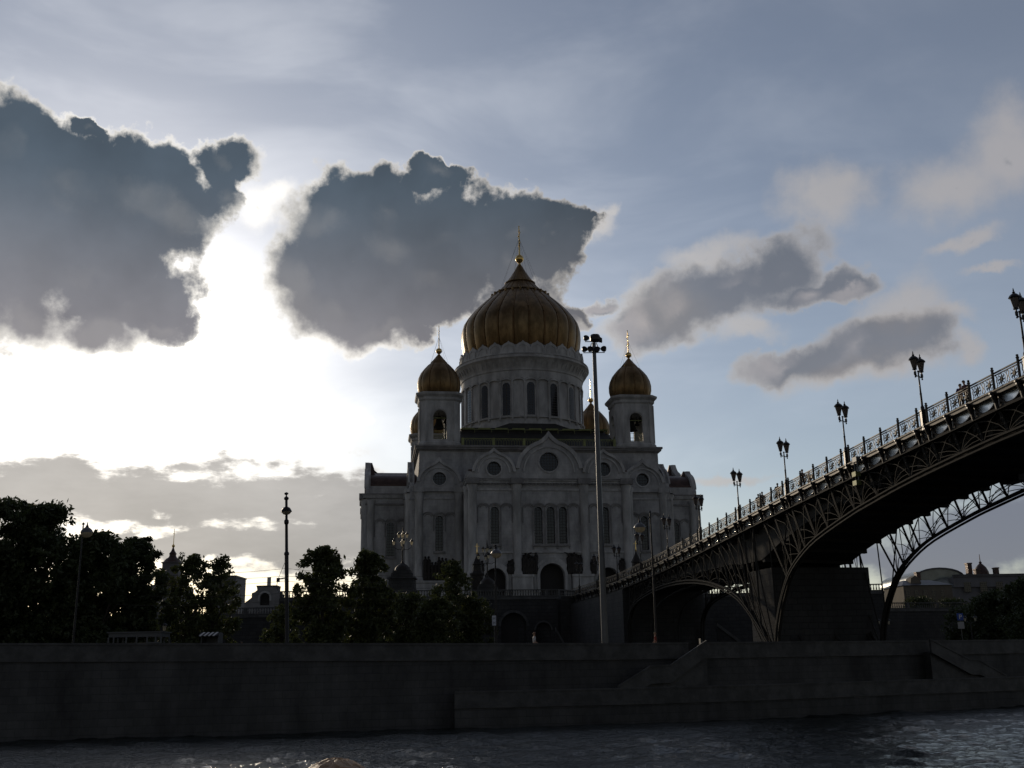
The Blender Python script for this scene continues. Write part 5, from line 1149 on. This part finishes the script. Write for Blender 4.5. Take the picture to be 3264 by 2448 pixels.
# little church
Yc = 300; a = at(532, 1780, Yc); k_ = Yc / 3600
sc = thing('small_church', 'small distant church with a peaked drum dome and thin cross between the left trees', 'church', (a.x, Yc, ROAD)); zt = at(532, 1788, Yc).z
m = MB(); m.box(-4.5, 4.5, 0, 12, 0, zt - ROAD - 7); cham(m, 0, 5, [(2.3, zt - ROAD - 7), (2.3, zt - ROAD - .4), (2.6, zt - ROAD - .2), (2.6, zt - ROAD)]); m.build('wall', PLASTER, sc, True)
m = MB(); m.lathe([(2.6, 0), (2.0, .9), (1.1, 1.5), (.9, 2.1), (1.05, 2.5), (.5, 3.3), (.2, 4.2)], 16, (0, 5, zt - ROAD)); m.build('dome', COPPER, sc, True, True)
m = MB(); m.lathe([(.2, 4.2), (.45, 4.6), (.42, 4.9), (.1, 5.2), (.07, 9.6)], 10, (0, 5, zt - ROAD)); m.tube([(0, 4.4, zt - ROAD + 8.2), (0, 5.6, zt - ROAD + 8.2)], .07, 4); m.tube([(-.3, 5, zt - ROAD + 8.2), (.3, 5, zt - ROAD + 8.2)], .07, 4); m.build('cross', GOLD, sc, True)
m = MB(); m.hexa([(-4.7, -.2, zt - ROAD - 7), (4.7, -.2, zt - ROAD - 7), (4.7, 12.2, zt - ROAD - 7), (-4.7, 12.2, zt - ROAD - 7)], [(-2, 3, zt - ROAD - 5.5), (2, 3, zt - ROAD - 5.5), (2, 8, zt - ROAD - 5.5), (-2, 8, zt - ROAD - 5.5)]); m.build('roof', COPPER, sc, True)
for x in (-2.5, 0, 2.5): m = MB(); m.plate(arch(x, .5, 5, 8, 6), [], -.08, .02); m.build('window', WINM, sc, True)
# museum roofs on the right
Ym = 330
def mp_(u, v, Y=Ym): p = at(u, v, Y); return p.x, p.z
mu = thing('museum', 'long museum building with a curved greenish glass roof, chimneys and a small cupola', 'building', (mp_(3060, 1850)[0], Ym, ROAD))
x0, zA = mp_(2960, 1853); x1, zB = mp_(3070, 1853); x2, _ = mp_(3400, 1850); zr = mp_(3090, 1797)[1]; zw = mp_(3150, 1833)[1]
m = MB(); m.box(mp_(2950, 1850)[0], x2, Ym + 8, Ym + 60, ROAD - .5, mp_(3000, 1868)[1]); m.box(x1, x2, Ym + 7, Ym + 50, mp_(3000, 1868)[1], zw); m.build('wall', PLASTER, mu)
m = MB(); m.hexa([(mp_(2960, 1860)[0], Ym + 7.5, mp_(3000, 1868)[1]), (x1 - .05, Ym + 7.5, mp_(3000, 1868)[1]), (x1 - .05, Ym + 30, mp_(3000, 1868)[1]), (mp_(2960, 1860)[0], Ym + 30, mp_(3000, 1868)[1])], [(mp_(2962, 1853)[0], Ym + 12, zA), (x1 - .05, Ym + 12, zw + .4), (x1 - .05, Ym + 30, zw + .4), (mp_(2962, 1853)[0], Ym + 30, zA)]); m.build('lower_glass_roof', GLASSR, mu)
m = MB(); pr = []
xa, xb = mp_(2962, 1850)[0], mp_(3132, 1830)[0]; zlo = zw - 1.0
for k in range(13): t_ = k / 12; pr.append((xa + (xb - xa) * (.5 - .5 * math.cos(math.pi * t_)), zlo + (zr - zlo) * math.sin(math.pi * t_) ** .72))
m.plate(pr + [(xb, zlo - 1), (xa, zlo - 1)], [], Ym + 12.5, Ym + 45); m.build('barrel_glass_roof', GLASSR, mu, smooth=True)
m = MB(); m.ribbon(pr, .5, Ym + 12.2, Ym + 12.6); m.build('roof_edge', DRF, mu)
m = MB(); m.box(x1 - .3, x2, Ym + 6.6, Ym + 7.2, zw + .003, zw + .5); m.box(x1 - .3, x2, Ym + 6.4, Ym + 7.2, zw + .503, zw + .8); m.build('cornice', DRF, mu)
for u0, u1, v0, v1 in ((2959, 2972, 1853, 1819), (3127, 3141, 1830, 1789), (3152, 3168, 1830, 1809), (3216, 3228, 1830, 1804)):
    m = MB(); a, zq1 = mp_(u0, v0); b_, _ = mp_(u1, v0); m.box(a, b_, Ym + 9, Ym + 11, zq1 - 3, mp_(u0, v1)[1]); m.box(a - .15, b_ + .15, Ym + 8.85, Ym + 11.15, mp_(u0, v1)[1] + .003, mp_(u0, v1)[1] + .35); m.build('chimney', COPPER, mu)
a, zq1 = mp_(3192, 1828); m = MB(); m.lathe([(2.3, -2), (2.3, 0), (2.4, .2), (2.2, 1.6), (1.6, 3.0), (.8, 3.9), (.35, 4.3), (.5, 4.6), (.15, 5.0), (.08, 7.2)], 18, (a, Ym + 14, zq1)); m.build('cupola', COPPER, mu, smooth=True)
for k in range(10): m = MB(); xx = x1 + 3 + k * 5.0; m.box(xx, xx + 2.2, Ym + 6.95, Ym + 7.02, zw - 4.6, zw - 1.6); m.build('window', WINM, mu)
yw = thing('ochre_house', 'low ochre house with dark hipped roof and small dormer left of the museum', 'building', (mp_(2920, 1870, 300)[0], 300, ROAD))
def q_(u, v): return mp_(u, v, 300)
m = MB(); m.box(q_(2880, 1880)[0], q_(3035, 1880)[0], 300, 316, ROAD - .5, q_(2900, 1866)[1]); m.build('wall', YPLAS, yw)
m = MB(); zl, zh = q_(2900, 1866)[1], q_(2920, 1845)[1]; m.hexa([(q_(2875, 1880)[0], 299.5, zl), (q_(3040, 1880)[0], 299.5, zl), (q_(3040, 1880)[0], 316.5, zl), (q_(2875, 1880)[0], 316.5, zl)], [(q_(2905, 1850)[0], 306, zh), (q_(2990, 1850)[0], 306, zh), (q_(2990, 1850)[0], 311, zh), (q_(2905, 1850)[0], 311, zh)]); m.build('roof', DRF, yw)
m = MB(); a, zq1 = q_(2927, 1850); m.plate([(a - 1.6, zq1 - 1), (a + 1.6, zq1 - 1), (a + 1.2, zq1 + .8), (a, zq1 + 1.5), (a - 1.2, zq1 + .8)], [], 302, 306); m.build('dormer', YPLAS, yw)
for k in range(5): m = MB(); xx = q_(2885 + 28 * k, 1880)[0]; m.box(xx, xx + 1.1, 299.93, 300.02, zl - 3.2, zl - 1.3); m.build('window', WINM, yw)
# second staircase walls and ramp seen in the dark under the bridge
for lab, P0, P1, Y in (('pale stone stair wall sloping down under the land arch of the bridge', (2290, 1985), (2385, 2062), 150), ('short pale stone stair wall sloping down right of the small arched door', (1775, 1998), (1805, 2062), 160), ('tiny pale stair wall at the gap of the river parapet', (2236, 2035), (2262, 2066), 100)):
    a, b_ = at(*P0, Y), at(*P1, Y); r = thing('stair_wall', lab, 'stair wall', (a.x, Y, ROAD), group='stair cheek walls in the shade'); w = .22 if Y > 110 else .12
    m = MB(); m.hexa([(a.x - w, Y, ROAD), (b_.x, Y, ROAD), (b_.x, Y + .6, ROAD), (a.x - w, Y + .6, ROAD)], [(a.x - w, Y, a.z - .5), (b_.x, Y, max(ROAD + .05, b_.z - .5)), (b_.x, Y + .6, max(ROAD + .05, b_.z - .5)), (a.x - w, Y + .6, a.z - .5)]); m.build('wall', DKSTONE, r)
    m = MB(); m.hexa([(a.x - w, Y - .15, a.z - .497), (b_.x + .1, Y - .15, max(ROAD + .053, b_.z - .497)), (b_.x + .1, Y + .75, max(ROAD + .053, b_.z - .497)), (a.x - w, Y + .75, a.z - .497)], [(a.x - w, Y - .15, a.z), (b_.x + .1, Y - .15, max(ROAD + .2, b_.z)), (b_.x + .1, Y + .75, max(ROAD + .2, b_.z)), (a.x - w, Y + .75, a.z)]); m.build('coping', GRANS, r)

# ------------------------------------------------------------------ kiosk, booth, car
LITE = mat('pale_painted_metal', (.10, .105, .11), .5, .1, var=.2, vs=2)
Yk = 101; ks = thing('bus_shelter', 'pale framed glass pavilion with flat roof behind the left parapet', 'shelter', (at(425, 2040, Yk).x, Yk, ROAD))
xa, xb = at(345, 2040, Yk).x, at(512, 2040, Yk).x; zt = at(430, 2017, Yk).z
m = MB(); m.box(xa, xb, Yk, Yk + 2.6, zt - .38, zt); m.box(xa - .15, xb + .15, Yk - .15, Yk + 2.75, zt + .003, zt + .1); m.build('roof', LITE, ks)
for f in (0, .1, .34, .54, .74, .9, 1): m = MB(); xx = xa + (xb - xa) * f; m.box(xx - .07, xx + .07, Yk, Yk + .14, ROAD, zt - .383); m.box(xx - .07, xx + .07, Yk + 2.4, Yk + 2.54, ROAD, zt - .383); m.build('frame_post', LITE, ks)
m = MB(); m.box(xa + .08, xb - .08, Yk + .03, Yk + .06, ROAD + .5, zt - .9); m.build('glazing', mat('dark_glass', (.02, .022, .025), .1), ks)
m = MB(); m.box(xa + .08, xb - .08, Yk + .01, Yk + .1, ROAD, ROAD + .5); m.box(xa + (xb - xa) * .74, xb - .1, Yk - .01, Yk + .02, zt - 1.0, zt - .85); m.build('panel', LITE, ks)
Yb = 104; bt = thing('ticket_booth', 'small pale booth with a striped awning and a yellow crate on its counter', 'kiosk', (at(668, 2040, Yb).x, Yb, ROAD)); xa, xb = at(640, 2040, Yb).x, at(696, 2040, Yb).x; zt = at(668, 2016, Yb).z
m = MB(); m.box(xa, xa + .08, Yb, Yb + 1.6, ROAD, zt); m.box(xb - .08, xb, Yb, Yb + 1.6, ROAD, zt); m.box(xa + .08, xb - .08, Yb + 1.5, Yb + 1.6, ROAD, zt); m.box(xa + .08, xb - .08, Yb + .003, Yb + .12, ROAD, ROAD + 1.1); m.box(xa + .08, xb - .08, Yb, Yb + 1.5, zt - .1, zt - .003); m.build('wall', LITE, bt)
m = MB(); m.hexa([(xa - .05, Yb - .7, zt - .35), (xb + .05, Yb - .7, zt - .35), (xb + .05, Yb - .003, zt - .05), (xa - .05, Yb - .003, zt - .05)], [(xa - .05, Yb - .7, zt - .30), (xb + .05, Yb - .7, zt - .30), (xb + .05, Yb - .003, zt), (xa - .05, Yb - .003, zt)]); m.build('awning', mat('dark_awning', (.03, .03, .035), .8), bt)
for k in range(4): m = MB(); x_ = xa + (xb - xa) * (k + .1) / 4; m.hexa([(x_, Yb - .71, zt - .36), (x_ + .18, Yb - .71, zt - .36), (x_ + .36, Yb, zt + .005), (x_ + .18, Yb, zt + .005)], [(x_, Yb - .71, zt - .28), (x_ + .18, Yb - .71, zt - .28), (x_ + .36, Yb, zt + .03), (x_ + .18, Yb, zt + .03)]); m.build('awning_stripe', mat('white_stripe', (.6, .6, .6), .8), bt)
cr = thing('crate', 'yellow crate standing on the booth counter', 'crate', (xb - .5, Yb + .06, ROAD + 1.1)); m = MB(); m.box(xb - .75, xb - .3, Yb - .12, Yb + .25, ROAD + 1.103, ROAD + 1.42); m.box(xb - .78, xb - .27, Yb - .15, Yb + .28, ROAD + 1.422, ROAD + 1.46); m.build('box', mat('yellow_plastic', (.45, .33, .06), .6), cr)
carx, cary = at(848, 2045, 88).x, 88.6
car = thing('parked_car', 'dark car whose shiny roof shows just above the river parapet', 'car', (carx, cary, ROAD))
CARP = mat('dark_car_paint', (.03, .032, .04), .18, .5); CARG = mat('car_glass', (.01, .012, .014), .05); TYRE = mat('tyre_rubber', (.02, .02, .02), .9); RIM = mat('alloy_rim', (.4, .4, .42), .35, .8)
m = MB(); m.plate([(-2.15, .35), (2.1, .35), (2.2, .55), (2.15, .85), (1.2, .98), (-1.85, 1.02), (-2.2, .9), (-2.25, .5)], [], -.86, .86); m.build('body', CARP, car, True)
m = MB(); m.hexa([(-1.6, -.8, 1.0), (1.05, -.8, .98), (1.05, .8, .98), (-1.6, .8, 1.0)], [(-1.05, -.62, 1.42), (.35, -.62, 1.42), (.35, .62, 1.42), (-1.05, .62, 1.42)]); m.build('windows', CARG, car, True)
m = MB(); m.hexa([(-1.12, -.66, 1.422), (.42, -.66, 1.422), (.42, .66, 1.422), (-1.12, .66, 1.422)], [(-.9, -.58, 1.52), (.2, -.58, 1.52), (.2, .58, 1.52), (-.9, .58, 1.52)]); m.build('roof', CARP, car, True, True)
for x in (-1.35, 1.35):
    for s in (-1, 1):
        m = MB(); m.m = Matrix.Translation((x, s * .8, .33)) @ Matrix.Rotation(R(90), 4, 'X'); m.lathe([(.2, -.1), (.33, -.1), (.33, .1), (.2, .1)], 18); w_ = m.build('wheel', TYRE, car, True); m = MB(); m.m = Matrix.Translation((x, s * .8, .33)) @ Matrix.Rotation(R(90), 4, 'X'); m.lathe([(.199, -.095), (.199, .095)], 14); m.build('rim', RIM, w_, True)
for s in (-.6, .6): m = MB(); m.box(2.1, 2.2, s - .18, s + .18, .62, .8); m.build('headlight', RIM, car, True)

# ------------------------------------------------------------------ people
SKIN = mat('skin', (.42, .24, .16), .55)
def skin_mesh(name, verts, edges, radii, m, par, sub=2):
    me = bpy.data.meshes.new(name); me.from_pydata(verts, edges, []); me.materials.append(m); o = bpy.data.objects.new(name, me); COL.objects.link(o); o.parent = par
    md = o.modifiers.new('skin', 'SKIN'); md.use_smooth_shade = True
    for sv, r in zip(me.skin_vertices[0].data, radii): sv.radius = (r if isinstance(r, tuple) else (r, r)); sv.use_root = False
    me.skin_vertices[0].data[0].use_root = True
    s_ = o.modifiers.new('smooth', 'SUBSURF'); s_.levels = s_.render_levels = sub; return o
def person(label, loc, rz, top, trousers, hairc, pose='stand', group=None, s=1.0, lean=0.0, cap=None, detail=False, arm=None):
    r = thing('person', label, 'person', loc, rz, group); r.scale = (s, s, s)
    T = mat('shirt_cloth', top, .8, var=.25, vs=6); Bt = mat('trouser_cloth', trousers, .85, var=.2, vs=6); HR = mat('hair', hairc, .55, var=.4, vs=30, bump=.6, bs=60)
    sit = pose == 'sit'; hz = .50 if sit else .94; L_ = lean
    def up(z, y=0): return (0, y - L_ * (z - hz), z)
    pel = up(hz); chest = up(hz + .32); neck = up(hz + .52); hb = up(hz + .60); hc_ = up(hz + .70, -.015)
    V = [pel, up(hz + .16), chest, up(hz + .44), neck, hb, hc_, up(hz + .76)]; E_ = [(i, i + 1) for i in range(7)]; Rr = [(.155, .11), (.135, .095), (.165, .11), (.13, .09), .055, .06, .085, .06]
    for sd in (-1, 1):
        k = len(V); hipz = hz - .05
        if sit: leg = [(sd * .10, -.02, hz - .02), (sd * .12, -.44, hz), (sd * .12, -.46, .07), (sd * .12, -.62, .04)]
        else: leg = [(sd * .09, 0, hipz), (sd * .10, -.02 - .03 * sd, .48), (sd * .10, .02 + .06 * sd, .08), (sd * .12, -.14 + .06 * sd, .04)]
        V += leg; E_ += [(0, k), (k, k + 1), (k + 1, k + 2), (k + 2, k + 3)]; Rr += [.095, .062, .045, .035]
        k = len(V); sh = up(hz + .45); el_ = (sd * .27, sh[1] + .02, hz + .18); wr = (sd * .24, sh[1] - .16, hz + .02) if arm is None else (sd * .14, sh[1] - .38, hz + .26)
        hn = (wr[0] * .98, wr[1] - .09, wr[2] - .03); V += [(sd * .17, sh[1], sh[2]), el_, wr, hn]; E_ += [(3, k), (k, k + 1), (k + 1, k + 2), (k + 2, k + 3)]; Rr += [.055, .042, .028, .03]
        if detail:
            for j in range(4): k2 = len(V); V += [(hn[0] + (j - 1.5) * .02, hn[1] - .05 - .008 * (j in (1, 2)), hn[2] - .01), (hn[0] + (j - 1.5) * .021, hn[1] - .075 - .01 * (j in (1, 2)), hn[2] - .035)]; E_ += [(k + 3, k2), (k2, k2 + 1)]; Rr += [.009, .007]
            k2 = len(V); V += [(hn[0] - sd * .04, hn[1] - .01, hn[2] - .01), (hn[0] - sd * .05, hn[1] - .05, hn[2] - .03)]; E_ += [(k + 3, k2), (k2, k2 + 1)]; Rr += [.011, .008]
    b_ = skin_mesh('body', V, E_, Rr, SKIN, r)
    # clothes
    Vs = [up(hz - .02), up(hz + .16), chest, up(hz + .45), up(hz + .50)]; Es = [(0, 1), (1, 2), (2, 3), (3, 4)]; Rs = [(.175, .125), (.155, .115), (.185, .125), (.15, .105), .075]
    sh = up(hz + .45)
    for sd in (-1, 1): k = len(Vs); Vs += [(sd * .18, sh[1], sh[2]), (sd * .275, sh[1] + .02, hz + .19)]; Es += [(3, k), (k, k + 1)]; Rs += [.07, .058]
    skin_mesh('shirt', Vs, Es, Rs, T, r)
    Vt = [up(hz + .02)]; Et = []; Rt = [(.172, .13)]
    for sd in (-1, 1):
        k = len(Vt); l_ = [(sd * .10, -.02, hz - .02), (sd * .12, -.43, hz), (sd * .12, -.46, .12)] if sit else [(sd * .09, 0, hz - .07), (sd * .10, -.02 - .03 * sd, .48), (sd * .10, .02 + .06 * sd, .13)]
        Vt += l_; Et += [(0, k), (k, k + 1), (k + 1, k + 2)]; Rt += [.11, .078, .06]
    skin_mesh('trousers', Vt, Et, Rt, Bt, r)
    m = MB(); g_ = random.Random(5); n1, n2 = (36, 20) if detail else (14, 8); vs = []; fs = []
    for i in range(n2 + 1):
        ph = (math.pi * .66) * i / n2
        for k in range(n1):
            th = 2 * math.pi * k / n1; back_ = .5 + .5 * math.sin(th); pz_ = ph * (.62 + .38 * back_); rr = 1 + (.012 * math.sin(th * 9 + i * .8) + .012 * g_.random() if detail else 0)
            vs.append((hc_[0] + .098 * rr * math.sin(pz_) * math.cos(th), hc_[1] + .012 + .115 * rr * math.sin(pz_) * math.sin(th), hc_[2] + .005 + .118 * rr * math.cos(pz_)))
    for i in range(n2):
        for k in range(n1): fs.append((i * n1 + k, i * n1 + (k + 1) % n1, (i + 1) * n1 + (k + 1) % n1, (i + 1) * n1 + k))
    m.add(vs, fs); m.build('cap' if cap else 'hair', mat('white_cap', (.75, .75, .72), .7) if cap else HR, r, True, True)
    if detail:
        for sd in (-1, 1): m = MB(); m.lathe([(.002, -.03), (.016, -.012), (.017, .012), (.003, .03)], 8, (sd * .092, hc_[1] + .01, hc_[2] - .02)); m.build('ear', SKIN, r, True, True)
        m = MB(); m.lathe([(.014, -.03), (.008, .0), (.003, .03)], 6, (0, hc_[1] - .088, hc_[2] - .03)); m.build('nose', SKIN, r, True, True)
        for sd in (-1, 1): m = MB(); m.lathe([(.001, -.008), (.011, 0), (.001, .008)], 8, (sd * .033, hc_[1] - .08, hc_[2] - .005)); m.build('eye', TYRE, r, True, True)
        m = MB(); m.box(-.022, .022, hc_[1] - .084, hc_[1] - .07, hc_[2] - .068, hc_[2] - .060); m.build('mouth', mat('lips', (.35, .12, .10), .5), r, True)
    return r
def walk(u, label, Y, top, tr, hair, lean=0.0, rz=0.0, o=.38, arm=1, s=1.0, g='people on the footbridge'):
    p = bp_(Y, o, dz_(Y)); return person(label, tuple(p), rz, top, tr, hair, lean=lean, arm=arm, group=g, s=s)
walk(0, 'person in a purple top leaning on the bridge railing, left one of the couple', 65.2, (.06, .03, .16), (.03, .03, .04), (.03, .02, .02), .12, R(5))
walk(0, 'person with a raised hand beside the one in purple on the bridge', 64.5, (.10, .04, .06), (.03, .03, .03), (.05, .03, .02), .30, R(-60))
walk(0, 'person whose shoulders show over the railing right of the fourth lamp', 88.2, (.05, .03, .05), (.03, .03, .03), (.03, .02, .02), .05, R(20))
walk(0, 'person standing close behind another right of the fourth lamp', 88.8, (.06, .04, .04), (.03, .03, .03), (.06, .04, .03), .0, R(20), 1.3)
walk(0, 'lone walker on the bridge between the fourth lamp and the pair of heads', 93.2, (.05, .04, .04), (.03, .03, .03), (.03, .02, .02), .06, R(160))
walk(0, 'left one of two walkers close together on the bridge', 97.5, (.12, .05, .05), (.03, .03, .03), (.04, .03, .02), .05, R(170))
walk(0, 'right one of two walkers close together on the bridge', 96.6, (.05, .05, .06), (.03, .03, .03), (.03, .02, .02), .0, R(170))
person('person in a white top walking behind the parapet near the small arched door', (at(1703, 2040, 85.5).x, 85.5, ROAD + .14), R(100), (.55, .55, .55), (.45, .45, .45), (.30, .14, .07), group='people behind the river parapet', s=1.05)
person('woman in a red dress behind the parapet at the foot of the slim lamp post', (at(2089, 2040, 89).x, 89, ROAD + .14), R(-100), (.32, .05, .03), (.25, .05, .03), (.30, .16, .08), group='people behind the river parapet')
person('person in dark clothes near the car and the booth behind the parapet', (at(770, 2040, 95).x, 95, ROAD), R(40), (.03, .03, .04), (.03, .03, .03), (.05, .03, .02), group='people behind the river parapet', s=1.05)

# ------------------------------------------------------------------ the tour boat under the camera
DK = 2.70
bo = thing('tour_boat', 'white upper deck of the river boat below the camera with a seat and railing', 'boat', (-2, 1.5, 0))
HULL = mat('white_boat_paint', (.6, .61, .6), .35, var=.1, vs=1); DECKM = mat('grey_deck_paint', (.18, .19, .2), .7, var=.2, vs=2)
m = MB(); m.hexa([(-13, -2.0, -.6), (9, -2.0, -.6), (9, 4.6, -.6), (-13, 4.6, -.6)], [(-15, -2.7, 1.2), (11, -2.7, 1.2), (11, 5.3, 1.2), (-15, 5.3, 1.2)]); m.build('hull', HULL, bo)
m = MB(); m.box(-12, 8, -2.2, 5.0, 1.203, 2.55); m.build('cabin', HULL, bo)
for x in range(-11, 8, 2): m = MB(); m.box(x, x + 1.4, 5.0, 5.02, 1.7, 2.25); m.build('window', CARG, bo)
m = MB(); m.box(-12.2, 8.2, -2.5, 5.25, 2.553, DK); m.build('deck', DECKM, bo)
m = MB(); m.tube([(-12, 5.1, DK + .85), (8, 5.1, DK + .85)], .025, 6); m.tube([(-12, 5.1, DK + .45), (8, 5.1, DK + .45)], .02, 6)
for x in range(-12, 9, 2): m.tube([(x, 5.1, DK), (x, 5.1, DK + .85)], .022, 6)
m.build('railing', HULL, bo)
def bench(label, x, y):
    r = thing('deck_bench', label, 'bench', (x, y, DK), group='benches on the boat deck'); m = MB(); m.box(-.6, .6, -.22, .22, .40, .44); m.build('seat', DECKM, r, True)
    for s in (-.5, .5): m = MB(); m.box(s - .03, s + .03, -.2, .2, 0, .398); m.build('leg', HULL, r, True)
pz_ = at(1068, 2421, 2.3)
bench('bench under the passenger with reddish hair', pz_.x, 2.3)
hs_ = (pz_.z - DK) / 1.322
person('passenger with sunlit reddish-blond hair, head top just showing at the bottom edge', (pz_.x, 2.3, DK), R(170), (.10, .12, .2), (.05, .05, .07), (.50, .30, .16), pose='sit', detail=True, s=hs_, group='passengers on the boat')
pw = at(628, 2443, 4.7)
bench('bench under the passenger in the white cap', pw.x, 4.7)
person('passenger in a white cap, a bright sliver at the lower left bottom edge', (pw.x, 4.7, DK), R(200), (.5, .5, .5), (.1, .1, .12), (.1, .08, .06), pose='sit', detail=True, s=(pw.z - DK) / 1.335, cap=True, group='passengers on the boat')
